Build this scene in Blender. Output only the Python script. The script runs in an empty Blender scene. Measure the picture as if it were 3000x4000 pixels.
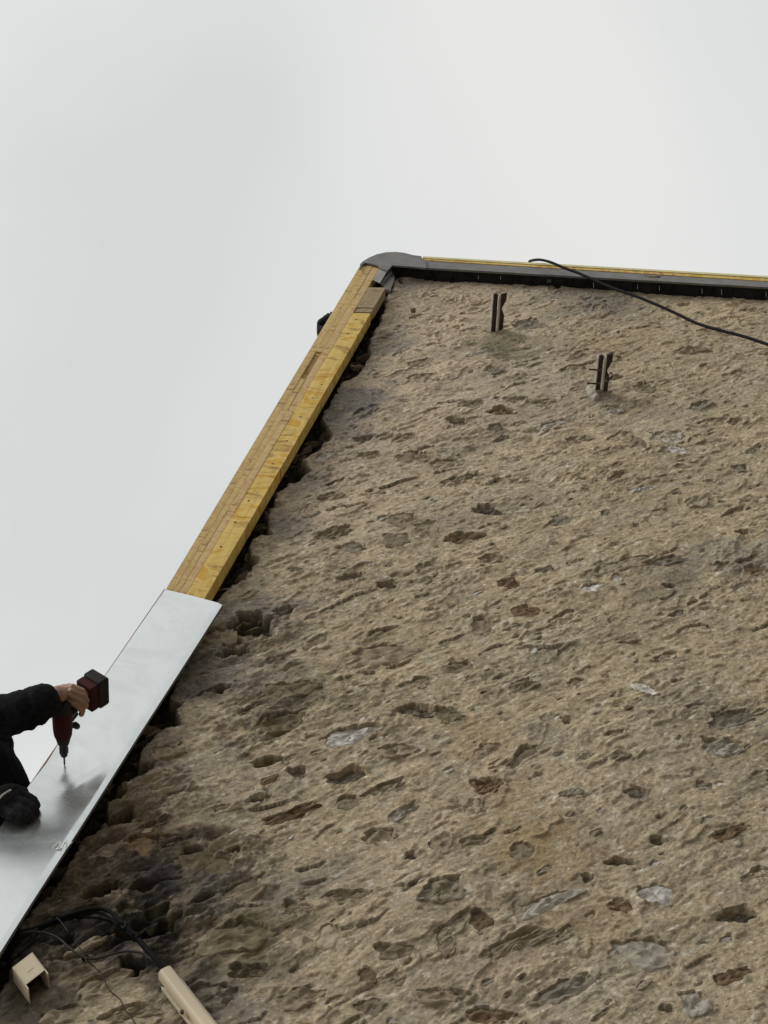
import bpy, bmesh, math, random
import numpy as np
from mathutils import Vector, Matrix

# ------------------------------------------------------------------ camera
SC = bpy.context.scene
COL = SC.collection
ROT = np.array([[0.81255963, -0.03047535, -0.58208084],
                [0.25989368, -0.87492567, 0.40860782],
                [-0.52172994, -0.48329735, -0.70300892]])   # rows: camera right, up, back
FPX = 6000.0            # focal length in pixels of the 3000 x 4000 photograph
CAM = np.array([0.0, -3.0, 1.6])    # the outer face of the gable wall is the plane y = 0
cd = bpy.data.cameras.new('camera')
cam = bpy.data.objects.new('camera', cd)
COL.objects.link(cam)
cd.sensor_fit = 'VERTICAL'
cd.sensor_height = 32.0
cd.lens = FPX / 4000.0 * 32.0
cd.clip_start = 0.05
cd.clip_end = 3000
m = Matrix([list(r) for r in ROT]).transposed().to_4x4()
m.translation = Vector(CAM)
cam.matrix_world = m
SC.camera = cam

# ------------------------------------------------------------------ sky, sun, exposure
SUN_EL, SUN_AZ = 56.0, 222.0      # azimuth: compass, clockwise from +Y
wd = bpy.data.worlds.new('World')
SC.world = wd
wd.use_nodes = True
nt = wd.node_tree
nt.nodes.clear()
def N(nt, t, **k):
    n = nt.nodes.new(t)
    for a, b in k.items():
        if a.startswith('i_'):
            n.inputs[a[2:].replace('_', ' ')].default_value = b
        else:
            setattr(n, a, b)
    return n
def ramp(nt, stops, src, interp='LINEAR'):
    r = nt.nodes.new('ShaderNodeValToRGB')
    r.color_ramp.interpolation = interp
    el = r.color_ramp.elements
    while len(el) < len(stops):
        el.new(0.5)
    for e, (p, c) in zip(el, stops):
        e.position = p
        e.color = (c, c, c, 1) if isinstance(c, (int, float)) else (*c, 1)
    nt.links.new(src, r.inputs[0])
    return r
sky = N(nt, 'ShaderNodeTexSky', sky_type='NISHITA', sun_disc=False)
sky.sun_elevation = math.radians(SUN_EL)
sky.sun_rotation = math.radians(SUN_AZ)
skm = N(nt, 'ShaderNodeMix', data_type='RGBA', blend_type='MULTIPLY')
skm.inputs[0].default_value = 1.0
nt.links.new(sky.outputs[0], skm.inputs[6])
skm.inputs[7].default_value = (0.1, 0.1, 0.1, 1)
tc = N(nt, 'ShaderNodeTexCoord')
mp = N(nt, 'ShaderNodeMapping')
mp.inputs['Location'].default_value = (-1.58, -2.38, -0.62)
mp.inputs['Scale'].default_value = (1.0, 1.0, 1.5)
nt.links.new(tc.outputs['Generated'], mp.inputs['Vector'])
cn = N(nt, 'ShaderNodeTexNoise', i_Scale=2.4, i_Detail=5.0, i_Roughness=0.42, i_Distortion=0.5)
nt.links.new(mp.outputs[0], cn.inputs['Vector'])
cr = ramp(nt, [(0.34, (0.675, 0.698, 0.69)), (0.47, (0.75, 0.766, 0.757)), (0.60, (0.815, 0.817, 0.80))], cn.outputs['Fac'])
mix = N(nt, 'ShaderNodeMix', data_type='RGBA')
mix.inputs[0].default_value = 0.97        # a closed cloud deck, the clear sky hardly showing through
nt.links.new(skm.outputs[2], mix.inputs[6])
nt.links.new(cr.outputs[0], mix.inputs[7])
bg = N(nt, 'ShaderNodeBackground', i_Strength=1.0)
nt.links.new(mix.outputs[2], bg.inputs[0])
wo = N(nt, 'ShaderNodeOutputWorld')
nt.links.new(bg.outputs[0], wo.inputs[0])

sl = bpy.data.lights.new('sun', 'SUN')
sl.energy = 1.8
sl.angle = math.radians(28)
sl.color = (1.0, 0.97, 0.92)
so = bpy.data.objects.new('sun', sl)
COL.objects.link(so)
az, el_ = math.radians(SUN_AZ), math.radians(SUN_EL)
sdir = Vector((math.sin(az) * math.cos(el_), math.cos(az) * math.cos(el_), math.sin(el_)))
so.rotation_euler = sdir.to_track_quat('Z', 'Y').to_euler()
so.location = sdir * 40
SC.view_settings.view_transform = 'Standard'
SC.view_settings.look = 'None'
SC.view_settings.exposure = 0.0
SC.view_settings.gamma = 1.0
SC.render.engine = 'CYCLES'

# ------------------------------------------------------------------ helpers
def W(px, py, y=0.0):
    """world point of a place that the photograph shows at (px, py), on the vertical plane y"""
    d = ROT.T @ np.array([(px - 1500) / FPX, -(py - 2000) / FPX, -1.0])
    t = (y - CAM[1]) / d[1]
    return CAM + d * t
def PJ(p):
    v = ROT @ (np.asarray(p, float) - CAM)
    return 1500 + FPX * v[0] / -v[2], 2000 - FPX * v[1] / -v[2]

_rs = np.random.RandomState(7)
_perm = _rs.permutation(256)
_perm = np.concatenate([_perm, _perm, _perm])
_ga = _rs.uniform(0, 2 * np.pi, 256)
_gx, _gy = np.cos(_ga), np.sin(_ga)
def pn(x, y, seed=0):
    """2-D gradient noise, about -0.7 .. 0.7"""
    x = np.asarray(x, float) + seed * 17.31
    y = np.asarray(y, float) - seed * 9.77
    xi = np.floor(x).astype(np.int64); yi = np.floor(y).astype(np.int64)
    xf = x - xi; yf = y - yi
    xi &= 255; yi &= 255
    u = xf * xf * xf * (xf * (xf * 6 - 15) + 10)
    v = yf * yf * yf * (yf * (yf * 6 - 15) + 10)
    def g(ix, iy, fx, fy):
        h = _perm[_perm[ix] + iy]
        return _gx[h] * fx + _gy[h] * fy
    a = g(xi, yi, xf, yf); b = g(xi + 1, yi, xf - 1, yf)
    c = g(xi, yi + 1, xf, yf - 1); d = g(xi + 1, yi + 1, xf - 1, yf - 1)
    return (a + (b - a) * u) * (1 - v) + (c + (d - c) * u) * v
def fbm(x, y, seed=0, o=4, gain=0.5):
    s, a = 0, 1.0
    for i in range(o):
        s = s + a * pn(x * 2 ** i, y * 2 ** i, seed + i * 3)
        a *= gain
    return s
def sst(a, b, x):
    t = np.clip((x - a) / (b - a), 0, 1)
    return t * t * (3 - 2 * t)

def mesh_from(name, verts, faces, mat=None, smooth=False):
    me = bpy.data.meshes.new(name)
    me.from_pydata([tuple(map(float, v)) for v in verts], [], faces)
    if mat is not None:
        me.materials.append(mat)
    if smooth:
        me.polygons.foreach_set('use_smooth', [True] * len(me.polygons))
    me.update()
    return me
def link(name, me, parent=None, mw=None):
    o = bpy.data.objects.new(name, me)
    COL.objects.link(o)
    if mw is not None:
        o.matrix_world = mw
    if parent is not None:
        o.parent = parent
        o.matrix_parent_inverse = Matrix(PINV.get(parent.name, Matrix.Identity(4)))
    return o
PINV = {}
def thing(name, label, cat, loc=(0, 0, 0), group=None):
    o = bpy.data.objects.new(name, None)
    COL.objects.link(o)
    o.location = Vector([float(c) for c in loc])
    o.empty_display_size = 0.1
    PINV[o.name] = Matrix.Translation(-o.location)
    o['label'] = label; o['category'] = cat
    if group: o['group'] = group
    return o
def bm_obj(name, bm, mat, parent=None, smooth=False, bevel=0, mw=None, seg=2):
    me = bpy.data.meshes.new(name)
    bmesh.ops.recalc_face_normals(bm, faces=bm.faces)
    bm.to_mesh(me); bm.free()
    me.materials.append(mat)
    if smooth:
        me.polygons.foreach_set('use_smooth', [True] * len(me.polygons))
    o = link(name, me, parent, mw)
    if bevel:
        b = o.modifiers.new('bevel', 'BEVEL')
        b.width = bevel; b.segments = seg; b.limit_method = 'ANGLE'; b.angle_limit = math.radians(35)
    return o
def prism(bm, pts, vec):
    """closed polygon pts (3-D) swept along vec"""
    a = [bm.verts.new(Vector([float(c) for c in p])) for p in pts]
    v = Vector([float(c) for c in vec])
    b = [bm.verts.new(q.co + v) for q in a]
    bm.faces.new(a); bm.faces.new(b[::-1])
    n = len(a)
    for i in range(n):
        bm.faces.new((a[i], b[i], b[(i + 1) % n], a[(i + 1) % n]))
def sweep(pts, r, mat, name, parent=None, seg=8, closed_ends=True, radii=None):
    """tube through 3-D points, smoothed with Catmull-Rom"""
    P = [Vector([float(c) for c in p]) for p in pts]
    R0 = radii or [r] * len(P)
    Q, RR = [], []
    for i in range(len(P) - 1):
        p0 = P[max(i - 1, 0)]; p1 = P[i]; p2 = P[i + 1]; p3 = P[min(i + 2, len(P) - 1)]
        n = 6
        for k in range(n):
            t = k / n
            Q.append(0.5 * ((2 * p1) + (p2 - p0) * t + (2 * p0 - 5 * p1 + 4 * p2 - p3) * t * t + (3 * p1 - p0 - 3 * p2 + p3) * t ** 3))
            RR.append(R0[i] * (1 - t) + R0[i + 1] * t)
    Q.append(P[-1]); RR.append(R0[-1])
    bm = bmesh.new()
    up = Vector((0.3, -0.9, 0.2)).normalized()
    rings = []
    for i, q in enumerate(Q):
        d = (Q[min(i + 1, len(Q) - 1)] - Q[max(i - 1, 0)]).normalized()
        s = d.cross(up).normalized(); w = s.cross(d).normalized()
        rings.append([bm.verts.new(q + (s * math.cos(a) + w * math.sin(a)) * RR[i]) for a in [2 * math.pi * k / seg for k in range(seg)]])
    for i in range(len(rings) - 1):
        for k in range(seg):
            bm.faces.new((rings[i][k], rings[i][(k + 1) % seg], rings[i + 1][(k + 1) % seg], rings[i + 1][k]))
    bm.faces.new(rings[0][::-1]); bm.faces.new(rings[-1])
    return bm_obj(name, bm, mat, parent, smooth=True)
def cyl(bm, p0, p1, r0, r1=None, seg=16, capr=True):
    p0 = Vector([float(c) for c in p0]); p1 = Vector([float(c) for c in p1])
    r1 = r0 if r1 is None else r1
    d = (p1 - p0).normalized()
    s = d.orthogonal().normalized(); w = d.cross(s)
    A = [bm.verts.new(p0 + (s * math.cos(a) + w * math.sin(a)) * r0) for a in [2 * math.pi * k / seg for k in range(seg)]]
    B = [bm.verts.new(p1 + (s * math.cos(a) + w * math.sin(a)) * r1) for a in [2 * math.pi * k / seg for k in range(seg)]]
    for k in range(seg):
        bm.faces.new((A[k], A[(k + 1) % seg], B[(k + 1) % seg], B[k]))
    bm.faces.new(A[::-1]); bm.faces.new(B)
def capsules(name, chains, voxel, mat, parent, noise=None, smooth=3):
    """tapered capsules fused into one continuous skin: chains = [[(point, radius), ...], ...]"""
    bm = bmesh.new()
    for ch in chains:
        for (p0, r0), (p1, r1) in zip(ch[:-1], ch[1:]):
            p0 = Vector([float(c) for c in p0]); p1 = Vector([float(c) for c in p1])
            cyl(bm, p0, p1, r0, r1, 14)
        for p, r in ch:
            bmesh.ops.create_icosphere(bm, subdivisions=2, radius=r * 1.02, matrix=Matrix.Translation(Vector([float(c) for c in p])))
    me = bpy.data.meshes.new(name)
    bm.to_mesh(me); bm.free()
    o = bpy.data.objects.new(name, me)
    COL.objects.link(o)
    rm = o.modifiers.new('remesh', 'REMESH'); rm.mode = 'VOXEL'; rm.voxel_size = voxel; rm.use_smooth_shade = True
    sm = o.modifiers.new('smooth', 'SMOOTH'); sm.iterations = smooth; sm.factor = 0.5
    dg = bpy.context.evaluated_depsgraph_get()
    dg.update()
    me2 = bpy.data.meshes.new_from_object(o.evaluated_get(dg))
    o.modifiers.clear()
    o.data = me2
    me2.name = name
    me2.materials.clear(); me2.materials.append(mat)
    if noise:
        n = len(me2.vertices)
        co = np.empty(n * 3); me2.vertices.foreach_get('co', co); co = co.reshape(-1, 3)
        no = np.empty(n * 3); me2.vertices.foreach_get('normal', no); no = no.reshape(-1, 3)
        co = co + no * noise(co)[:, None]
        me2.vertices.foreach_set('co', co.ravel()); me2.update()
    me2.polygons.foreach_set('use_smooth', [True] * len(me2.polygons))
    if parent is not None:
        o.parent = parent
        o.matrix_parent_inverse = PINV[parent.name]
    return o

# ------------------------------------------------------------------ materials
def mat(name):
    mt = bpy.data.materials.new(name); mt.use_nodes = True
    t = mt.node_tree
    b = t.nodes['Principled BSDF']
    return mt, t, b
def simple(name, col, rough=0.6, metal=0.0, var=0.25, scale=30, bump=0.15, bscale=120, spec=0.5):
    mt, t, b = mat(name)
    tc = N(t, 'ShaderNodeTexCoord')
    n1 = N(t, 'ShaderNodeTexNoise', i_Scale=scale, i_Detail=4.0)
    t.links.new(tc.outputs['Object'], n1.inputs['Vector'])
    r = ramp(t, [(0.3, tuple(c * (1 - var) for c in col)), (0.7, tuple(min(1, c * (1 + var)) for c in col))], n1.outputs['Fac'])
    t.links.new(r.outputs[0], b.inputs['Base Color'])
    b.inputs['Roughness'].default_value = rough
    b.inputs['Metallic'].default_value = metal
    b.inputs['Specular IOR Level'].default_value = spec
    n2 = N(t, 'ShaderNodeTexNoise', i_Scale=bscale, i_Detail=3.0)
    t.links.new(tc.outputs['Object'], n2.inputs['Vector'])
    bp = N(t, 'ShaderNodeBump', i_Strength=bump, i_Distance=0.004)
    t.links.new(n2.outputs['Fac'], bp.inputs['Height'])
    t.links.new(bp.outputs[0], b.inputs['Normal'])
    return mt

def mortar_mat():
    mt, t, b = mat('lime_mortar')
    tc = N(t, 'ShaderNodeTexCoord')
    at = N(t, 'ShaderNodeAttribute', attribute_name='tint')
    mp = N(t, 'ShaderNodeMapping'); mp.inputs['Scale'].default_value = (0.75, 1, 1)
    t.links.new(tc.outputs['Object'], mp.inputs['Vector'])
    n1 = N(t, 'ShaderNodeTexNoise', i_Scale=70.0, i_Detail=6.0, i_Roughness=0.65)
    t.links.new(mp.outputs[0], n1.inputs['Vector'])
    r1 = ramp(t, [(0.30, 0.62), (0.5, 1.0), (0.72, 1.34)], n1.outputs['Fac'])
    m1 = N(t, 'ShaderNodeMix', data_type='RGBA', blend_type='MULTIPLY'); m1.inputs[0].default_value = 1
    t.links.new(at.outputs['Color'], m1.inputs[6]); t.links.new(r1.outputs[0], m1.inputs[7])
    # grit: pale and dark grains in the mortar
    v = N(t, 'ShaderNodeTexVoronoi', i_Scale=62.0, i_Randomness=1.0)
    t.links.new(mp.outputs[0], v.inputs['Vector'])
    r2 = ramp(t, [(0.0, 1.0), (0.17, 1.0), (0.24, 0.0)], v.outputs['Distance'])
    sep = N(t, 'ShaderNodeSeparateColor'); t.links.new(v.outputs['Color'], sep.inputs[0])
    r3 = ramp(t, [(0.0, 0.52), (0.16, 0.66), (0.17, 1.0), (0.78, 1.0), (0.80, 1.3), (1.0, 1.6)], sep.outputs[0])
    m2 = N(t, 'ShaderNodeMix', data_type='RGBA', blend_type='MULTIPLY')
    t.links.new(r2.outputs[0], m2.inputs[0]); t.links.new(m1.outputs[2], m2.inputs[6]); t.links.new(r3.outputs[0], m2.inputs[7])
    t.links.new(m2.outputs[2], b.inputs['Base Color'])
    b.inputs['Roughness'].default_value = 0.97
    b.inputs['Specular IOR Level'].default_value = 0.15
    n2 = N(t, 'ShaderNodeTexNoise', i_Scale=110.0, i_Detail=6.0, i_Roughness=0.7, i_Distortion=0.6)
    t.links.new(mp.outputs[0], n2.inputs['Vector'])
    bp = N(t, 'ShaderNodeBump', i_Strength=1.0, i_Distance=0.010)
    t.links.new(n2.outputs['Fac'], bp.inputs['Height'])
    t.links.new(bp.outputs[0], b.inputs['Normal'])
    return mt
def stone_mat(name, ca, cb, cc):
    mt, t, b = mat(name)
    tc = N(t, 'ShaderNodeTexCoord')
    oi = N(t, 'ShaderNodeObjectInfo')
    mp = N(t, 'ShaderNodeMapping'); mp.inputs['Scale'].default_value = (0.4, 1, 1)
    t.links.new(tc.outputs['Object'], mp.inputs['Vector'])
    n1 = N(t, 'ShaderNodeTexNoise', i_Scale=30.0, i_Detail=9.0, i_Roughness=0.72, i_Distortion=1.0)
    t.links.new(mp.outputs[0], n1.inputs['Vector'])
    r = ramp(t, [(0.33, ca), (0.5, cb), (0.66, cc)], n1.outputs['Fac'])
    hv = N(t, 'ShaderNodeHueSaturation')
    mr = N(t, 'ShaderNodeMapRange'); mr.inputs[3].default_value = 0.8; mr.inputs[4].default_value = 1.18
    t.links.new(oi.outputs['Random'], mr.inputs[0]); t.links.new(mr.outputs[0], hv.inputs['Value'])
    t.links.new(r.outputs[0], hv.inputs['Color'])
    t.links.new(hv.outputs[0], b.inputs['Base Color'])
    b.inputs['Roughness'].default_value = 0.92
    b.inputs['Specular IOR Level'].default_value = 0.25
    n2 = N(t, 'ShaderNodeTexNoise', i_Scale=70.0, i_Detail=8.0, i_Roughness=0.8)
    t.links.new(mp.outputs[0], n2.inputs['Vector'])
    bp = N(t, 'ShaderNodeBump', i_Strength=1.0, i_Distance=0.012)
    t.links.new(n2.outputs['Fac'], bp.inputs['Height'])
    t.links.new(bp.outputs[0], b.inputs['Normal'])
    return mt
def wood_mat(name, c1, c2, stain=None, ring=9.0):
    mt, t, b = mat(name)
    tc = N(t, 'ShaderNodeTexCoord')
    mp = N(t, 'ShaderNodeMapping'); mp.inputs['Scale'].default_value = (1.2, 22, 22)
    t.links.new(tc.outputs['Object'], mp.inputs['Vector'])
    n1 = N(t, 'ShaderNodeTexNoise', i_Scale=2.2, i_Detail=7.0, i_Roughness=0.6, i_Distortion=0.4)
    t.links.new(mp.outputs[0], n1.inputs['Vector'])
    r = ramp(t, [(0.32, c1), (0.62, c2)], n1.outputs['Fac'])
    # short dark cross flecks and blotches
    mp2 = N(t, 'ShaderNodeMapping'); mp2.inputs['Scale'].default_value = (5.0, 4, 4)
    t.links.new(tc.outputs['Object'], mp2.inputs['Vector'])
    n2 = N(t, 'ShaderNodeTexNoise', i_Scale=1.6, i_Detail=5.0, i_Roughness=0.6, i_Distortion=1.2)
    t.links.new(mp2.outputs[0], n2.inputs['Vector'])
    r2 = ramp(t, [(0.36, (0.58, 0.46, 0.33)), (0.48, (1, 1, 1)), (0.56, (1, 1, 1)), (0.62, stain or (0.9, 0.85, 0.8))], n2.outputs['Fac'])
    m1 = N(t, 'ShaderNodeMix', data_type='RGBA', blend_type='MULTIPLY'); m1.inputs[0].default_value = 1
    t.links.new(r.outputs[0], m1.inputs[6]); t.links.new(r2.outputs[0], m1.inputs[7])
    mp3 = N(t, 'ShaderNodeMapping'); mp3.inputs['Scale'].default_value = (45, 9, 9)
    t.links.new(tc.outputs['Object'], mp3.inputs['Vector'])
    n3 = N(t, 'ShaderNodeTexNoise', i_Scale=1.0, i_Detail=4.0, i_Roughness=0.7)
    t.links.new(mp3.outputs[0], n3.inputs['Vector'])
    r3 = ramp(t, [(0.36, (0.42, 0.32, 0.22)), (0.46, (1, 1, 1))], n3.outputs['Fac'])
    m2 = N(t, 'ShaderNodeMix', data_type='RGBA', blend_type='MULTIPLY'); m2.inputs[0].default_value = 0.75
    t.links.new(m1.outputs[2], m2.inputs[6]); t.links.new(r3.outputs[0], m2.inputs[7])
    t.links.new(m2.outputs[2], b.inputs['Base Color'])
    b.inputs['Roughness'].default_value = 0.75
    bp = N(t, 'ShaderNodeBump', i_Strength=0.35, i_Distance=0.002)
    t.links.new(n1.outputs['Fac'], bp.inputs['Height'])
    t.links.new(bp.outputs[0], b.inputs['Normal'])
    return mt
def zinc_mat():
    mt, t, b = mat('zinc_sheet')
    tc = N(t, 'ShaderNodeTexCoord')
    n1 = N(t, 'ShaderNodeTexNoise', i_Scale=5.0, i_Detail=6.0, i_Roughness=0.6, i_Distortion=1.5)
    t.links.new(tc.outputs['Object'], n1.inputs['Vector'])
    r = ramp(t, [(0.35, (0.70, 0.74, 0.745)), (0.6, (0.79, 0.82, 0.82))], n1.outputs['Fac'])
    t.links.new(r.outputs[0], b.inputs['Base Color'])
    n3 = N(t, 'ShaderNodeTexNoise', i_Scale=7.0, i_Detail=4.0, i_Roughness=0.55, i_Distortion=1.5)
    t.links.new(tc.outputs['Object'], n3.inputs['Vector'])
    r3 = ramp(t, [(0.35, 0.22), (0.75, 0.31)], n3.outputs['Fac'])
    t.links.new(r3.outputs[0], b.inputs['Roughness'])
    b.inputs['Metallic'].default_value = 0.85
    n2 = N(t, 'ShaderNodeTexNoise', i_Scale=3.0, i_Detail=2.0)
    t.links.new(tc.outputs['Object'], n2.inputs['Vector'])
    bp = N(t, 'ShaderNodeBump', i_Strength=0.10, i_Distance=0.01)
    t.links.new(n2.outputs['Fac'], bp.inputs['Height'])
    t.links.new(bp.outputs[0], b.inputs['Normal'])
    return mt

M_MORTAR = mortar_mat()
M_ST = {
    'b': stone_mat('brown_stone', (0.25, 0.195, 0.13), (0.355, 0.285, 0.195), (0.45, 0.37, 0.265)),
    'm': stone_mat('tan_stone', (0.37, 0.30, 0.205), (0.48, 0.40, 0.28), (0.58, 0.49, 0.365)),
    'g': stone_mat('grey_stone', (0.19, 0.165, 0.122), (0.30, 0.265, 0.20), (0.41, 0.365, 0.285)),
    'l': stone_mat('pale_grey_stone', (0.32, 0.285, 0.225), (0.48, 0.44, 0.36), (0.62, 0.58, 0.49)),
    'w': stone_mat('whitish_stone', (0.50, 0.46, 0.39), (0.82, 0.78, 0.70), (0.92, 0.89, 0.82)),
    'o': stone_mat('ochre_stone', (0.13, 0.08, 0.045), (0.235, 0.16, 0.092), (0.32, 0.235, 0.14)),
    'd': stone_mat('dark_stone', (0.085, 0.07, 0.05), (0.17, 0.142, 0.10), (0.29, 0.245, 0.175)),
    'v': stone_mat('mossy_stone', (0.14, 0.115, 0.07), (0.235, 0.195, 0.12), (0.34, 0.285, 0.185)),
}
M_YEL = wood_mat('yellow_treated_timber', (0.52, 0.36, 0.085), (0.67, 0.485, 0.14), (0.88, 0.72, 0.30))
M_TAN = wood_mat('tan_batten', (0.42, 0.285, 0.105), (0.56, 0.40, 0.165))
M_TAN2 = wood_mat('golden_batten', (0.46, 0.32, 0.115), (0.60, 0.44, 0.175))
M_PNK = wood_mat('pinkish_batten', (0.44, 0.30, 0.13), (0.58, 0.41, 0.19))
M_BRN = wood_mat('weathered_timber', (0.24, 0.175, 0.09), (0.36, 0.275, 0.155))
M_EDGE = wood_mat('brown_edge_timber', (0.19, 0.10, 0.055), (0.28, 0.16, 0.09))
M_ZINC = zinc_mat()
M_LEAD = simple('weathered_zinc', (0.17, 0.163, 0.158), 0.6, 0.25, 0.2, 14, 0.3, 60)
M_LEADL = simple('grey_mortar_patch', (0.30, 0.295, 0.285), 0.9, 0.0, 0.2, 20, 0.5, 80)
M_SLATE = simple('dark_slate', (0.020, 0.020, 0.021), 0.9, 0, 0.4, 20, 0.3, 60, 0.1)
M_PALE = simple('pale_yellow_sheathing', (0.58, 0.52, 0.27), 0.7, 0, 0.15, 12, 0.1, 80)
M_OLIVE = wood_mat('olive_sheathing', (0.19, 0.15, 0.05), (0.27, 0.21, 0.08))
M_STEEL = simple('galvanised_bracket', (0.46, 0.44, 0.40), 0.7, 0.0, 0.3, 30, 0.2, 90)
M_RUST = simple('dark_rusted_steel', (0.055, 0.038, 0.03), 0.8, 0.2, 0.4, 40, 0.4, 120)
M_BLK = simple('black_cable_sheath', (0.007, 0.007, 0.008), 0.75, 0, 0.2, 30, 0.05, 60, 0.1)
M_GRYC = simple('grey_cable_sheath', (0.030, 0.027, 0.024), 0.7, 0, 0.2, 30, 0.05, 60, 0.2)
M_PVC = simple('cream_plastic', (0.56, 0.47, 0.34), 0.5, 0, 0.08, 9, 0.05, 60)
M_JACKET = simple('black_fleece', (0.010, 0.010, 0.012), 0.97, 0, 0.5, 60, 0.9, 260, 0.1)
M_GLOVE = simple('black_knit_glove', (0.017, 0.017, 0.019), 0.95, 0, 0.5, 90, 1.0, 330, 0.15)
M_TROU = simple('dark_work_trousers', (0.014, 0.013, 0.016), 0.95, 0, 0.3, 30, 0.5, 200, 0.1)
M_SKIN = simple('skin', (0.30, 0.17, 0.115), 0.55, 0, 0.14, 45, 0.25, 160)
M_SKIN.node_tree.nodes['Principled BSDF'].inputs['Subsurface Weight'].default_value = 0.08
M_SKIN.node_tree.nodes['Principled BSDF'].inputs['Subsurface Radius'].default_value = (0.01, 0.004, 0.002)
M_HAIR = simple('dark_knit_hat', (0.02, 0.02, 0.024), 0.95, 0, 0.3, 60, 0.8, 200)
M_RED = simple('dark_red_casing', (0.045, 0.006, 0.007), 0.7, 0, 0.15, 30, 0.1, 90, 0.2)
M_CASE = simple('charcoal_casing', (0.014, 0.012, 0.012), 0.6, 0, 0.25, 30, 0.2, 90, 0.25)
M_CHUCK = simple('black_chuck', (0.014, 0.013, 0.014), 0.38, 0.3, 0.15, 30, 0.1, 90)
M_BIT = simple('steel_bit', (0.12, 0.12, 0.12), 0.35, 0.9, 0.1, 30, 0.05, 90)
M_RUB = simple('black_rubber', (0.006, 0.006, 0.007), 0.6, 0, 0.2, 30, 0.2, 90, 0.1)
M_ROOF = simple('dark_roof_underlay', (0.05, 0.045, 0.04), 0.9, 0, 0.3, 6, 0.3, 40)
M_GROUND = simple('gravelly_ground', (0.16, 0.145, 0.11), 0.95, 0, 0.4, 3, 0.8, 14)
M_CHALK = simple('white_chalk', (0.85, 0.87, 0.86), 0.9, 0, 0.05, 30, 0.2, 90)

# ------------------------------------------------------------------ ground
gm = mesh_from('ground', [(-1500, -1500, 0), (1500, -1500, 0), (1500, 1500, 0), (-1500, 1500, 0)], [(0, 1, 2, 3)], M_GROUND)
go = link('ground', gm); go['kind'] = 'structure'

# ------------------------------------------------------------------ the gable wall
YB = -0.075                      # outer face of the verge timbers
P1, P2 = W(1545, 1062), W(3000, 1146)
L1, L2 = W(1500, 1110), W(780, 2350)
U = (P2 - P1) / np.linalg.norm(P2 - P1)
V = (L1 - L2) / np.linalg.norm(L1 - L2)
A2 = np.array([[U[0], -V[0]], [U[2], -V[2]]])
k = np.linalg.solve(A2, np.array([L1[0] - P1[0], L1[2] - P1[2]]))
O3 = P1 + U * k[0]
MUV = np.linalg.inv(np.array([[U[0], V[0]], [U[2], V[2]]]))
def uv_of(p):
    q = MUV @ np.array([p[0] - O3[0], p[2] - O3[2]])
    return q[0], q[1]

edge_px = [(1545, 1040), (1528, 1125), (1508, 1175), (1500, 1215), (1478, 1262), (1445, 1340), (1432, 1420), (1392, 1455), (1333, 1505), (1249, 1630), (1285, 1669),
           (1290, 1702), (1222, 1770), (1175, 1800), (1218, 1845), (1150, 1881), (1087, 1915), (1070, 1945), (1045, 2011), (1039, 2035),
           (1062, 2088), (1005, 2085), (971, 2108), (984, 2165), (1003, 2200), (957, 2240), (948, 2275), (885, 2312), (850, 2330),
           (825, 2400), (780, 2470), (735, 2560), (690, 2640), (662, 2730), (704, 2830), (640, 2848), (600, 2875), (560, 2930), (533, 3000), (524, 3049), (446, 3095),
           (416, 3140), (424, 3175), (386, 3236), (313, 3290), (285, 3374), (229, 3430), (205, 3480), (139, 3535), (80, 3600), (40, 3700), (40, 3800), (-10, 3900), (-120, 4100)]
euv = sorted([uv_of(W(a, b))[::-1] for a, b in edge_px])
EV = np.array([e[0] for e in euv]); EU = np.array([e[1] for e in euv])

vmin, umax = -6.35, 2.62
vs = [0.0]
while vs[-1] > vmin:
    f = vs[-1] / vmin
    vs.append(vs[-1] - (0.0066 * (1 - f) + 0.0034 * f))
vs = np.array(vs[::-1])
us = np.concatenate([np.arange(-0.10, 2.45, 0.0042), np.arange(2.45, 3.7, 0.009)])
ugrid = 3.65
nu, nv = len(us), len(vs)
UU, VV = np.meshgrid(us, vs)                 # rows: v
X = O3[0] + UU * U[0] + VV * V[0]
Z = O3[2] + UU * U[2] + VV * V[2]

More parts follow.
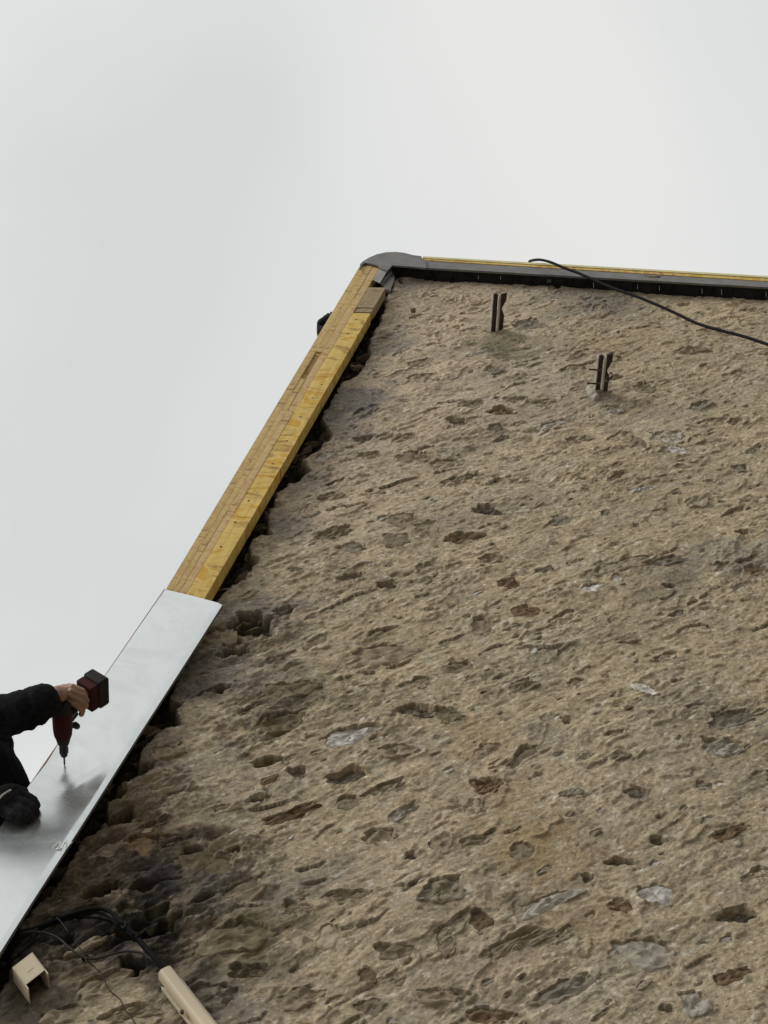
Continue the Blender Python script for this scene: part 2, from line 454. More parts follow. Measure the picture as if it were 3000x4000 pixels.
def base_h(X, Z):
    """outward relief of the mortar in metres, bedding runs along X"""
    wx = X + 0.05 * pn(X * 3, Z * 3, 40); wz = Z + 0.05 * pn(X * 3, Z * 3, 41) 
    h = 0.016 * fbm(X * 1.3, Z * 2.0, 1, 3)
    a = fbm(wx * 6, wz * 13, 5, 4, 0.5)
    rz = 0.35 + 0.65 * sst(-.25, .4, pn(X * 1.5, Z * 2.2, 33) + 0.25 * pn(X * 4, Z * 7, 34) + 0.10)
    h += 0.0054 * a * (.4 + .6 * rz)
    # flaked ledges with torn edges
    for sc, amp, n_, sd in ((1.0, 0.0036, 3.2, 11), (2.4, 0.0016, 2.6, 15)):
        b = fbm(wx * 4.6 * sc, wz * 11 * sc, sd, 5, 0.58)
        st = b * n_
        fr = st - np.floor(st)
        h += amp * (np.floor(st) + sst(0.0, 0.10, fr)) * sst(-.15, .3, pn(X * 2.6, Z * 4.2, 90 + sd) + .05) * rz
    c = np.abs(fbm(wx * 10, wz * 21, 21, 4, 0.6))
    h += 0.0030 * c * rz
    h += 0.0012 * fbm(wx * 38, wz * 52, 31, 3, 0.75) * (.4 + .6 * rz)
    # mortar smeared in short crescents over half-buried stones
    g1 = pn(wx * 6.5, wz * 13, 201) + 0.35 * pn(wx * 20, wz * 34, 202)
    h += 0.0066 * sst(0.16, 0.21, g1) * (1 - sst(0.21, 0.62, g1)) * sst(-.2, .2, pn(X * 5, Z * 6, 203))
    h += 0.0006 * pn(X * 95, Z * 110, 35) + 0.0006 * pn(X * 60 + Z * 40, Z * 90 - X * 30, 36)
    e = pn(wx * 14, wz * 30, 61)
    h += 0.003 * sst(0.22, 0.36, e) - 0.004 * sst(0.30, 0.42, -e)
    return h
H = base_h(X, Z)
Hs = 0.016 * fbm(X * 1.3, Z * 2.0, 1, 3)      # the smooth part stones follow

# colour of the mortar
def px_uvr(px, py, r):
    p = W(px, py); q = W(px + r, py); s = W(px, py + r)
    return p[0], p[2], 0.5 * (np.linalg.norm(q - p) + np.linalg.norm(s - p))
T = np.ones(X.shape + (3,)) * np.array([0.465, 0.378, 0.25])
n1 = fbm(X * 1.1, Z * 1.4, 70, 4)
n2 = fbm(X * 5, Z * 9, 75, 4, 0.6)
gx_ = sst(-0.75, 0.45, fbm(X * .5, Z * .6, 72, 2) + (UU - 1.2) * .35)[..., None]
T = T * gx_ + np.array([0.50, 0.408, 0.29]) * (1 - gx_)
T *= (1 + 0.16 * n1 + 0.22 * n2)[..., None]
n3 = sst(-0.1, 0.6, fbm(X * 2.2, Z * 3.0, 80, 4))
T = T * (1 - n3[..., None] * 0.35) + np.array([0.36, 0.315, 0.25]) * n3[..., None] * 0.35
pal = sst(0.30, 0.62, fbm(X * 8, Z * 18, 85, 3, 0.6))
T = T * (1 - pal[..., None] * 0.5) + np.array([0.66, 0.59, 0.47]) * pal[..., None] * 0.5
drk = sst(0.27, 0.6, fbm(X * 9, Z * 18, 88, 4, 0.6))
T = T * (1 - drk[..., None] * 0.55) + np.array([0.20, 0.165, 0.12]) * drk[..., None] * 0.55
n5 = fbm(X * 40, Z * 55, 97, 4, 0.75)
T *= (1 + 0.26 * n5)[..., None]
fl = sst(0.38, 0.5, fbm(X * 20, Z * 46, 99, 3, 0.6))
T = T * (1 - fl[..., None] * .7) + np.array([0.72, 0.655, 0.53]) * fl[..., None] * .7
nz = fbm(X * 6, Z * 8, 95, 4, 0.6)
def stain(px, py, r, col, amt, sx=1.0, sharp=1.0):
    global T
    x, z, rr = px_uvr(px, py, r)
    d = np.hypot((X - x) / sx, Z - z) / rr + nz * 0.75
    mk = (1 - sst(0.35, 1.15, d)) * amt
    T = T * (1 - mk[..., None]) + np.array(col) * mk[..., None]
GREY, SOOT_SHADE, OCH, GRN, PINK = (0.20, 0.19, 0.18), (0.042, 0.037, 0.033), (0.38, 0.28, 0.155), (0.16, 0.155, 0.09), (0.40, 0.32, 0.25)  # the near-black tone paints dirt together with shade under the sheet overhang
for s in [(430, 3420, 330, (0.16, .125, .085), .65), (250, 3620, 330, (0.11, .095, .075), .7), (760, 3470, 230, (0.19, .16, .12), .5), (580, 3620, 190, SOOT_SHADE, .85), (430, 3300, 120, SOOT_SHADE, .45), (700, 3430, 110, SOOT_SHADE, .5), (330, 3640, 150, SOOT_SHADE, .5), (60, 3900, 160, SOOT_SHADE, .5), (500, 3730, 120, SOOT_SHADE, .6), (700, 3820, 150, (0.14, .12, .09), .6), (640, 3330, 180, (0.2, .165, .12), .5), (1000, 3700, 230, (0.2, .17, .12), .5), (1360, 1560, 130, GREY, .8), (1330, 1650, 120, GREY, .55), (1250, 1780, 110, PINK, .5), (1140, 1890, 120, GREY, .5), (1090, 2030, 90, GREY, .55), (1560, 1090, 60, (0.3, .28, .27), .7),
          (1480, 1330, 90, (0.3, .27, .24), .5), (950, 2420, 200, GREY, .6), (820, 2600, 200, GREY, .6), (700, 2650, 150, SOOT_SHADE, .65), (1130, 2700, 170, GRN, .45), (950, 2700, 200, (0.24, .21, .18), .5),
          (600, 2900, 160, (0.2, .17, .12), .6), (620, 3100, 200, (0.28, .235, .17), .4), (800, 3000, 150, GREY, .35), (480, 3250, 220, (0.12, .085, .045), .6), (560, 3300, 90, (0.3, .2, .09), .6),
          (540, 3420, 220, SOOT_SHADE, .72), (620, 3400, 120, (0.13, .115, .11), .5), (700, 3560, 170, SOOT_SHADE, .6), (330, 3480, 160, (0.12, .085, .045), .6), (330, 3600, 160, SOOT_SHADE, .55), (840, 3480, 140, GREY, .4),
          (930, 3660, 170, GRN, .5), (960, 3800, 120, GRN, .6), (840, 3900, 150, (0.14, .13, .12), .6), (560, 3780, 110, SOOT_SHADE, .6), (120, 3900, 170, (0.10, .09, .08), .55), (60, 3780, 150, SOOT_SHADE, .8),
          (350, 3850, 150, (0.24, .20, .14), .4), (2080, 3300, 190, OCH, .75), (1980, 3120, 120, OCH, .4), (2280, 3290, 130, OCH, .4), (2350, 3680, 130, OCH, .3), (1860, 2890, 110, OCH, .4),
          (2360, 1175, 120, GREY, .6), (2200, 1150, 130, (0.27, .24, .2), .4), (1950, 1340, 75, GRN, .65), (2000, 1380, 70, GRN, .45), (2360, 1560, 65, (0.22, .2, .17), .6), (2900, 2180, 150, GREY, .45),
          (2650, 2230, 100, GREY, .35), (2850, 2800, 120, GREY, .3), (2130, 2860, 90, GREY, .35), (700, 2450, 60, SOOT_SHADE, .5), (1100, 3500, 120, GREY, .25), (1650, 1110, 60, PINK, .4)]:
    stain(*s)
for _ in range(34):     # random weathering
    r_ = random.Random(_ + 900)
    stain(r_.uniform(900, 3000), r_.uniform(1200, 4000), r_.uniform(40, 130), r_.choice([GREY, PINK, OCH, (0.26, .22, .17), (0.5, .45, .36), (0.5, .44, .35)]), r_.uniform(.12, .35), 2.0)
rough = np.zeros_like(X)
for (px, py, r) in [(470, 3440, 330), (980, 2500, 190), (1010, 2780, 210), (180, 3700, 260), (720, 3640, 210), (620, 3120, 180), (900, 3350, 170)]:
    x_, z_, rr_ = px_uvr(px, py, r)
    rough = np.maximum(rough, 1 - sst(0.45, 1.1, np.hypot(X - x_, Z - z_) / rr_ + 0.5 * nz))
fb = fbm(X * 6 + .3 * pn(X * 5, Z * 5, 301), Z * 17 + .5 * pn(X * 4, Z * 6, 302), 300, 5, .55)
fq_ = fb * 4.5; ff_ = fq_ - np.floor(fq_)
H += rough * (0.0062 * (np.floor(fq_) + sst(0, .08, ff_)) + 0.007 * fbm(X * 14, Z * 36, 310, 4, .65))
T *= (1 - 0.25 * rough * sst(-.1, .5, fbm(X * 10, Z * 24, 320, 4, .6)))[..., None]
H0 = H.copy()

# --- stones
rnd = random.Random(11)
HAND = [
 (1374,2870,112,30,14,'w'),(1621,2773,78,24,-5,'d'),(1750,2791,45,33,10,'v'),(1356,3029,78,33,20,'d'),(1904,3062,62,30,8,'o'),(1494,2553,128,36,12,'b'),(1790,2604,65,22,5,'b'),
 (1880,2442,40,33,0,'b'),(1651,2662,32,22,0,'b'),(1560,2927,74,22,0,'b'),(1904,2921,45,20,15,'b'),(1362,3132,45,27,20,'b'),(1832,3144,68,34,-15,'m'),(1482,3264,68,30,5,'b'),
 (1727,3301,44,42,0,'b'),(1850,3293,60,26,10,'b'),(1727,3487,84,48,15,'g'),(1878,3597,42,40,0,'o'),(2140,3529,108,32,22,'l'),(2039,3335,45,38,0,'b'),(2427,3538,45,27,-15,'o'),
 (2562,3495,64,38,10,'w'),(2427,3369,68,15,-3,'d'),(2296,3432,20,20,30,'d'),(2030,3681,148,35,25,'b'),(2207,3867,122,42,27,'g'),(2520,3723,104,56,-3,'l'),(2857,3816,72,26,22,'o'),
 (2882,3571,82,28,5,'d'),(2849,3250,78,19,22,'o'),(1718,3892,98,30,-5,'b'),(1912,3968,84,34,-3,'o'),(1743,3698,30,42,0,'b'),(2714,3917,58,46,0,'l'),(2604,3938,34,14,0,'d'),
 (2850,2812,80,33,15,'g'),(2820,2921,74,34,5,'l'),(2524,2698,40,20,-25,'w'),(2494,3102,52,25,-8,'g'),(2645,2662,28,10,15,'d'),(2567,3280,32,17,0,'d'),(2213,2813,22,15,0,'d'),
 (2042,2686,50,25,20,'b'),(2048,2390,45,24,12,'o'),(2609,1705,58,27,15,'l'),(2651,1762,40,15,-12,'w'),(2398,1600,38,12,0,'l'),(2500,1916,46,10,10,'w'),(2892,1825,28,14,0,'g'),
 (2609,2193,60,19,15,'g'),(2313,2302,40,19,15,'w'),(2410,2265,22,19,0,'l'),(2904,2085,30,8,5,'d'),(2615,2284,24,11,10,'d'),(2187,2030,35,18,0,'g'),(2277,2082,36,15,0,'m'),
 (2259,1717,55,18,15,'m'),(2494,1729,28,24,0,'b'),(2663,1825,25,8,0,'b'),(2950,2223,45,20,0,'o'),(1904,1994,50,25,10,'d'),(1573,2036,55,30,-15,'b'),(1669,2073,50,33,0,'b'),
 (1545,2118,48,27,0,'b'),(1307,2079,62,25,20,'b'),(1802,2103,70,18,15,'o'),(1386,2139,40,18,0,'g'),(1374,2260,60,15,12,'d'),(1512,2290,45,17,8,'d'),(1111,2392,45,21,25,'d'),
 (1157,2235,30,12,0,'g'),(1609,1790,55,24,5,'b'),(1446,1777,45,15,10,'m'),(1790,1651,40,15,-3,'d'),(1946,1681,40,19,0,'g'),(1844,1578,50,17,10,'b'),(1958,1609,50,17,10,'o'),
 (1422,1705,45,12,15,'d'),(1579,1711,50,14,15,'b'),(1802,1868,72,11,12,'b'),(1669,2229,45,24,0,'m'),(1922,2187,45,18,5,'b'),(1988,2284,40,21,10,'o'),(2069,1268,42,29,20,'g'),
 (1928,1449,35,15,10,'l'),(860,2484,60,28,15,'m'),(1121,2701,108,34,15,'v'),(1101,2822,98,30,15,'v'),(989,3302,45,34,0,'b'),(808,3381,98,44,-10,'v'),(953,3489,90,30,15,'b'),
 (923,3664,128,58,10,'v'),(971,3785,80,30,0,'v'),(1285,3658,40,50,0,'m'),(1435,3809,35,30,0,'o'),(1544,3718,84,30,-5,'b'),(1164,3562,58,30,0,'b'),(1363,3507,90,25,0,'b'),
 (1447,3929,60,30,10,'b'),(1604,3345,25,17,0,'d'),(839,3881,90,50,10,'g'),(1170,3900,80,38,10,'b'),(1164,3010,40,20,5,'d'),(1260,1400,10,10,0,'m'),(2750,3070,40,16,0,'g'),
 (2420,2960,42,14,12,'b'),(2230,3100,44,14,15,'g'),(1640,1420,50,14,14,'b'),(1500,1330,26,12,0,'b'),(2240,1440,44,13,15,'m'),(2520,1520,40,18,-5,'b'),(2800,1640,44,10,8,'b'),
 (2700,1370,60,12,5,'b'),(2800,1300,60,14,0,'b'),(2440,2500,40,16,10,'b'),(2740,2450,40,17,0,'m'),(1130,3180,120,20,22,'o'),(700,3120,70,22,15,'m'),(500,3560,50,24,10,'d'),
 (400,3840,120,30,25,'b'),(500,3950,110,30,15,'b'),(240,3960,90,26,12,'m'),(330,3700,80,16,25,'m'),(650,2950,60,22,15,'b'),(420,3330,70,25,20,'b'),(560,3310,60,40,10,'o')]
HOLLOW = [(900,2500,40,22,10),(470,3200,60,28,15),(400,3480,70,22,20),(330,3560,60,20,22),(620,3560,60,16,15),(250,3680,50,22,20),(760,3330,55,12,15),(905,3330,50,14,10),(1010,3120,45,12,15),(981,2446,88,46,-15),(909,2547,60,17,20),(836,2701,74,15,15),(1044,2971,58,19,12),(586,3625,130,42,14),(515,3772,50,34,10),(597,3463,96,14,15),(1120,2795,75,8,22),(1313,1880,38,6,20),
          (1330,3120,8,8,0),(1565,1103,8,8,0),(1616,1220,9,9,0),(1150,2692,60,10,22),(1300,2865,60,6,25),(640,2770,60,24,20),(540,3020,70,26,20),(790,3530,60,14,25),(430,3120,60,20,15), (820,3700,60,16,15), (700,3395,14,8,0)]
stones = []     # cx, cz, Avec, Bvec, type
def basis(px, py, la, lb, ang):
    a = math.radians(ang); c, s = math.cos(a), math.sin(a)
    p = W(px, py); A = W(px + la * c, py - la * s) - p; B = W(px - lb * s, py - lb * c) - p
    A = np.array([A[0], A[2]]); B = np.array([B[0], B[2]])
    # orthogonalise in the wall plane
    B = B - A * (A @ B) / (A @ A)
    if B[1] < 0: B = -B
    return p[0], p[2], A, B
for (px, py, la, lb, ang, ty) in HAND:
    stones.append((*basis(px, py, la, lb, ang), ty, 1))
occ = [(s[0], s[1], np.linalg.norm(s[2])) for s in stones]
hol = [basis(*h) for h in HOLLOW]
occ += [(h[0], h[1], np.linalg.norm(h[2])) for h in hol]
tries = 0
nbig = len(stones)
def add_random(n, lmin, lmax, clear, types):
    global tries
    got = 0
    for _ in range(n * 60):
        if got >= n: break
        v = -rnd.random() ** 0.85 * 6.2; u = rnd.uniform(0.03, umax - 0.05)
        if u < np.interp(v, EV, EU) + 0.05: continue
        if v > -0.12: continue
        x = O3[0] + u * U[0] + v * V[0]; z = O3[2] + u * U[2] + v * V[2]
        L = lmin + (lmax - lmin) * rnd.random() ** 1.8
        if any((x - a) ** 2 + (z - b) ** 2 < (clear * (L + c)) ** 2 for a, b, c in occ): continue
        ph = math.radians(rnd.gauss(4, 9)); asp = rnd.uniform(0.22, 0.55)
        A = np.array([math.cos(ph), math.sin(ph)]) * L; B = np.array([-math.sin(ph), math.cos(ph)]) * L * asp
        stones.append((x, z, A, B, rnd.choice(types), 0)); occ.append((x, z, L)); got += 1
add_random(298 - len(stones), 0.026, 0.085, 0.72, 'bbmmmmmmgmomlm')
NIND = 298
nparts = len(stones)
add_random(800, 0.009, 0.024, 0.75, 'bbmmmmgglwwod')

def radial(seed):
    r = random.Random(seed)
    hs = [(k, a * r.uniform(.5, 1.2), r.uniform(0, 6.28)) for k, a in ((2, .10), (3, .12), (4, .08), (5, .08), (7, .055), (9, .045), (13, .035), (17, .03))]
    def f(th):
        c, s = np.abs(np.cos(th)), np.abs(np.sin(th))
        b = (c ** 2.3 + s ** 2.3) ** (-1 / 2.3)
        for k, a, p in hs:
            b = b * (1 + a * np.cos(k * th + p))
        return b
    return f
def window(cx, cz, A, B, g=1.5):
    u0, v0 = MUV @ np.array([cx - O3[0], cz - O3[2]])
    R = max(np.linalg.norm(A), np.linalg.norm(B)) * g * 1.1 + 0.01
    i0, i1 = np.searchsorted(us, [u0 - R, u0 + R]); j0, j1 = np.searchsorted(vs, [v0 - R, v0 + R])
    return slice(max(j0, 0), j1), slice(max(i0, 0), i1)
sdata = []
for i, (cx, cz, A, B, ty, hand) in enumerate(stones):
    f = radial(i + 5)
    sl_ = window(cx, cz, A, B)
    xx, zz = X[sl_], Z[sl_]
    if xx.size < 4:
        sdata.append(None); continue
    la, lb = np.linalg.norm(A), np.linalg.norm(B)
    a = ((xx - cx) * A[0] + (zz - cz) * A[1]) / la ** 2
    b = ((xx - cx) * B[0] + (zz - cz) * B[1]) / lb ** 2
    rr = np.hypot(a, b); th = np.arctan2(b, a)
    q = rr / f(th)
    q = q + 0.16 * fbm(xx * 26, zz * 48, i % 40, 3, .6) * min(1.0, 0.03 / lb + .3)
    rs = random.Random(i * 3 + 1)
    big = i < nparts
    sty = rs.random()
    if not big:
        top, bot = rs.choice([(0.003, 0.005), (-0.004, 0.0), (-0.002, 0.003)])
    elif sty < 0.22:
        top, bot = rs.uniform(-.003, .004), rs.uniform(.003, .009)
    elif sty < 0.88:
        top, bot = -rs.uniform(.001, .006), rs.uniform(-.001, .003)
    else:
        top, bot = -rs.uniform(.006, .012), rs.uniform(-.004, .001)
    if ty in 'wl': top, bot = rs.uniform(-.006, -.001), rs.uniform(.001, .006)
    if ty == 'd': top, bot = -rs.uniform(.014, .024), -rs.uniform(.002, .008)
    wid = (0.0035 + 0.016 * sst(.2, -.9, b) * rs.random()) / lb
    inside = 1 - np.clip((q - (0.97 - wid)) / wid, 0, 1) if big else 1 - sst(0.9 - wid, 1.0, q)
    hc = float(H0[sl_].mean())
    dep = 0.024 if big else 0.012
    h = H[sl_]
    lip = np.exp(-((q - 1.04) / 0.12) ** 2) * (0.2 + 0.8 * sst(-.2, .6, b)) * (0.0035 if big else 0.0006)
    H[sl_] = np.where(inside > 0, h * (1 - inside) + (hc - dep) * inside, h) + lip * (1 - inside)
    if big:  # mottled darker mortar round the stone
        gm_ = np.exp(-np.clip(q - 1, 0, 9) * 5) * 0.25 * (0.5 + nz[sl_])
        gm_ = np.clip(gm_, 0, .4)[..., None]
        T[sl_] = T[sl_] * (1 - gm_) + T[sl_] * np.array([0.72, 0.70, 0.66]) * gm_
    sdata.append((hc, top, bot, f))
CRACK = [(1418,1362,62,18),(1365,2352,205,21),(1310,1988,135,12),(1530,1895,115,17),(1940,1877,65,20),(2330,1405,105,18),(2070,1403,60,17),(2035,1500,80,16),(1058,2812,100,22),(1330,2858,75,22),
         (1050,3145,90,15),(977,3444,120,20),(1212,3393,65,17),(1164,3872,70,25),(775,3815,80,18),(1931,2532,75,17),(1684,2381,35,10),(2590,2571,62,15),(2787,2794,75,25),(2795,2902,75,18),
         (1120,2705,110,22),(980,2760,60,20),(2140,2530,130,5),(2550,1870,60,12),(2870,2190,110,12),(600,3230,90,20),(700,3300,80,20),(930,3560,100,18),(640,3680,60,30),(300,3720,90,25),(1500,2600,120,14),
         (1900,3260,70,30),(1490,2460,70,20),(1760,1565,60,8),(1420,1600,60,25)]
cr_ = [(*basis(px, py, la, 12, an)[:3], 1.0) for px, py, la, an in CRACK]
rc_ = random.Random(77)
for _ in range(300):
    v = -rc_.random() ** .85 * 6.2; u = rc_.uniform(0.03, umax - .05)
    if u < np.interp(v, EV, EU) + 0.04: continue
    ph = math.radians(rc_.gauss(3, 9)); L = 0.015 + 0.075 * rc_.random() ** 2
    cr_.append((O3[0] + u * U[0] + v * V[0], O3[2] + u * U[2] + v * V[2], np.array([math.cos(ph), math.sin(ph)]) * L, rc_.uniform(.3, .9)))
for k_, (cx, cz, A, amp) in enumerate(cr_):
    L = np.linalg.norm(A); A1 = A / L; B1 = np.array([-A1[1], A1[0]])
    if B1[1] < 0: B1 = -B1
    sl_ = window(cx, cz, A, A1 * 0.03, 1.0)
    xx, zz = X[sl_], Z[sl_]
    if xx.size < 4: continue
    a = ((xx - cx) * A1[0] + (zz - cz) * A1[1]) / L
    d = (xx - cx) * B1[0] + (zz - cz) * B1[1]
    d = d - 0.013 * fbm(xx * 9 + k_, zz * 0 + k_ * 1.7, 3, 4, .6) + 0.2 * L * (a * a - .4) * math.sin(k_)
    tp = np.clip(1 - a * a, 0, 1) ** .6 * sst(-.35, .1, pn(xx * 22, zz * 6, k_ % 30) + .1)
    H[sl_] += amp * tp * (0.0075 * np.exp(-np.clip(d, 0, 9) / 0.016) * (d > 0) - 0.011 * np.exp(-np.clip(-d, 0, 9) / .005) * (d <= 0) - 0.003 * np.exp(-np.clip(-d, 0, 9) / .03) * (d <= 0))
    dk = amp * tp * np.exp(-np.clip(-d, 0, 9) / .005) * (d <= 0) * .7
    T[sl_] = T[sl_] * (1 - dk[..., None]) + np.array([0.12, .1, .075]) * dk[..., None]
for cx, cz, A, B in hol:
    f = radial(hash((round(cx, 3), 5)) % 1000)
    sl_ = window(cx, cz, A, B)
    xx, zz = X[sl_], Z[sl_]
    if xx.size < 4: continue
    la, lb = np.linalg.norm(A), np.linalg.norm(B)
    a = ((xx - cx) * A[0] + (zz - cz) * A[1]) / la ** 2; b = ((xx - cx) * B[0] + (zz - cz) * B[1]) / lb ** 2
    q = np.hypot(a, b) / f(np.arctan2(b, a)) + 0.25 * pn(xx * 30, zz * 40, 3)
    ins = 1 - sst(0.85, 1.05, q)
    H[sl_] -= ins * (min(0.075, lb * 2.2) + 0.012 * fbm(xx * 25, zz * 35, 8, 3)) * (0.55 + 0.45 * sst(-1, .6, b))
    T[sl_] = T[sl_] * (1 - 0.6 * ins[..., None]) + np.array([0.05, 0.043, 0.035]) * 0.6 * ins[..., None]  # recess shade of the hollows painted into the mortar colour
# broken top of the masonry, below the verge timbers
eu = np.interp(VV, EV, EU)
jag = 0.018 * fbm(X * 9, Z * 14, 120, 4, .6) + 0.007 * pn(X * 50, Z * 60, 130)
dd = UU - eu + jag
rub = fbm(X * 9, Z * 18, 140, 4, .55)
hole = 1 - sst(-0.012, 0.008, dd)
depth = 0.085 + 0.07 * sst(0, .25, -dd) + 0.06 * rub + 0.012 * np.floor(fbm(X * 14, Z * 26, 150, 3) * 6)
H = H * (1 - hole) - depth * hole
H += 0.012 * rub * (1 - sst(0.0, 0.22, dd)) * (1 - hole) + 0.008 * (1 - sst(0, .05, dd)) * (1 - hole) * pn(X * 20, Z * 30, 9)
T = T * (1 - hole[..., None]) + (np.array([0.075, 0.063, 0.05]) * (1 + .5 * rub[..., None])) * hole[..., None]  # darkness of the void under the verge painted into the colour
ev_ = 0.7 * (1 - sst(0.0, 0.035, dd)) * (1 - hole)
T = T * (1 - ev_[..., None] * .5) + np.array([0.2, 0.18, 0.15]) * ev_[..., None] * .5
T = np.clip(T, 0.01, 0.8)

wall = thing('stone_wall', 'rubble stone gable wall coated in rough tan lime mortar', 'wall', (O3[0], 0, 0))
me = bpy.data.meshes.new('mortar')
nvt = nu * nv
co = np.empty((nvt, 3), np.float32)
co[:, 0] = X.ravel(); co[:, 1] = -H.ravel(); co[:, 2] = Z.ravel()
idx = np.arange(nvt).reshape(nv, nu)
fq = np.stack([idx[:-1, :-1], idx[:-1, 1:], idx[1:, 1:], idx[1:, :-1]], -1).reshape(-1, 4)
me.vertices.add(nvt); me.vertices.foreach_set('co', co.ravel())
me.loops.add(fq.size); me.loops.foreach_set('vertex_index', fq.ravel().astype(np.int32))
me.polygons.add(len(fq)); me.polygons.foreach_set('loop_start', np.arange(0, fq.size, 4, dtype=np.int32))
me.polygons.foreach_set('loop_total', np.full(len(fq), 4, np.int32))
me.polygons.foreach_set('use_smooth', np.ones(len(fq), bool))
me.update(calc_edges=True); me.validate()
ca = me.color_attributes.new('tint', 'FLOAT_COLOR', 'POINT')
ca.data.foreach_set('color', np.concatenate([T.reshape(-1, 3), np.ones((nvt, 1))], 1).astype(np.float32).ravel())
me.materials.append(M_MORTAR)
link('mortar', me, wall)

# the rest of the gable beyond the detailed part, down to the ground
RID = W(1440, 1010, 0)      # apex of the roof
PL = math.atan2(V[2], V[0]); PR = math.atan2(-U[2], U[0])
xl, xr = RID[0] - 4.9, RID[0] + 5.2
gx = np.arange(xl, xr, 0.024); gz = np.arange(-0.1, RID[2], 0.024)
GX, GZ = np.meshgrid(gx, gz)
top_ = np.where(GX < RID[0], RID[2] - (RID[0] - GX) * math.tan(PL), RID[2] - (GX - RID[0]) * math.tan(PR)) - 0.33
GZc = np.minimum(GZ, np.maximum(top_, -0.1))
q_u = MUV[0, 0] * (GX - O3[0]) + MUV[0, 1] * (GZc - O3[2]); q_v = MUV[1, 0] * (GX - O3[0]) + MUV[1, 1] * (GZc - O3[2])
ins = sst(-0.2, -0.02, q_u) * (1 - sst(ugrid - 0.12, ugrid - 0.02, q_u)) * sst(vmin + 0.02, vmin + 0.12, q_v)
ins = np.maximum(ins, (q_u < 0.35) * 1.0 * sst(vmin + 0.02, vmin + 0.12, q_v))
GY = -base_h(GX, GZc) * (1 - ins) + 0.30 * ins
gi = np.arange(GX.size).reshape(GX.shape)
fq = np.stack([gi[:-1, :-1], gi[:-1, 1:], gi[1:, 1:], gi[1:, :-1]], -1).reshape(-1, 4)
me = bpy.data.meshes.new('lower_mortar')
me.from_pydata(np.stack([GX, GY, GZc], -1).reshape(-1, 3).tolist(), [], fq.tolist())
me.polygons.foreach_set('use_smooth', [True] * len(me.polygons))
ca = me.color_attributes.new('tint', 'FLOAT_COLOR', 'POINT')
CT = np.ones(GX.shape + (3,)) * np.array([0.45, 0.37, 0.26])
CT *= (1 + 0.16 * fbm(GX * 1.1, GZc * 1.4, 70, 4) + 0.25 * fbm(GX * 5, GZc * 9, 75, 4, 0.6))[..., None]
kd = sst(0.2, 0.5, fbm(GX * 7, GZc * 15, 88, 3, 0.6))[..., None]
CT = CT * (1 - kd * .5) + np.array([0.2, 0.165, 0.12]) * kd * .5
ca.data.foreach_set('color', np.concatenate([CT.reshape(-1, 3), np.ones((GX.size, 1))], 1).astype(np.float32).ravel())
me.materials.append(M_MORTAR)
link('mortar', me, wall)
bm = bmesh.new()      # side and back walls of the house
for (x0, y0, x1, y1) in ((xl, 0.05, xl + 0.4, 7.0), (xr - 0.45, 0.05, xr - 0.05, 7.0), (xl + 0.4, 6.6, xr - 0.45, 7.0)):
    zt = RID[2] - 4.7 * math.tan(PL) - 0.3
    prism(bm, [(x0, y0, -.1), (x1, y0, -.1), (x1, y1, -.1), (x0, y1, -.1)], (0, 0, zt + .1))
bm_obj('side_wall', bm, M_ST['m'], wall)
bm = bmesh.new()      # masonry core, so no daylight comes through the gable from behind
prism(bm, [(xl + .1, .42, -.05), (xr - .2, .42, -.05), (xr - .2, .42, 2.6), (RID[0], .42, RID[2] - .35), (xl + .1, .42, RID[2] - 4.8 * math.tan(PL) - .3)], (0, 0.2, 0))
bm_obj('masonry_core', bm, M_ST['d'], wall)

def stone_geo(cx, cz, A, B, sd, seed, rings, seg, back):
    hc, top, bot, f = sd
    vs_, fs_ = [], []
    ths = [2 * math.pi * k / seg for k in range(seg)]
    def P(a, b, extra=0.0):
        x = cx + a * A[0] + b * B[0]; z = cz + a * A[1] + b * B[1]
        return [x, -(hc + extra), z]
    pts = [(0.0, 0.0)]
    for r in rings:
        for th in ths:
            ff = float(f(th)) * r
            pts.append((ff * math.cos(th), ff * math.sin(th)))
    pa = np.array(pts)
    hx = cx + pa[:, 0] * A[0] + pa[:, 1] * B[0]; hz = cz + pa[:, 0] * A[1] + pa[:, 1] * B[1]
    la = min(np.linalg.norm(A), 0.12)
    rel = min(la, .05) * (0.13 * np.floor(fbm(hx * 16, hz * 34, seed % 50, 2) * 4) / 2 + 0.22 * fbm(hx * 24, hz * 50, seed % 37, 4, .65))
    ex = bot + (top - bot) * (np.clip(pa[:, 1], -1, 1) + 1) / 2 + rel - 0.005 * np.clip(pa[:, 1], 0, 1) * sst(.78, .95, np.hypot(pa[:, 0], pa[:, 1]))
    for k_, (a, b) in enumerate(pts):
        r_i = 0 if k_ == 0 else (k_ - 1) // seg + 1
        e = ex[k_]
        if r_i == len(rings): e = -back
        elif r_i == len(rings) - 1: e -= 0.15 * back
        vs_.append(P(a, b, e))
    for k_ in range(seg):
        fs_.append((0, 1 + k_, 1 + (k_ + 1) % seg))
    for r in range(len(rings) - 1):
        for k_ in range(seg):
            a_ = 1 + r * seg + k_; b_ = 1 + r * seg + (k_ + 1) % seg
            fs_.append((a_, a_ + seg, b_ + seg, b_))
    return vs_, fs_
cnt = 0
for i in range(nparts):
    cx, cz, A, B, ty, hand = stones[i]
    if sdata[i] is None: continue
    vs_, fs_ = stone_geo(cx, cz, A, B, sdata[i], i, (0.18, 0.34, 0.5, 0.64, 0.78, 0.9, 1.02, 1.1, 1.13), 30, 0.03)
    vs_ = [(a - cx, b, c - cz) for a, b, c in vs_]
    o = link('stone', mesh_from('stone', vs_, fs_, M_ST[ty], smooth=(i % 4 != 0)), wall, Matrix.Translation((cx, 0, cz)))
    cnt += 1
bigv = {}
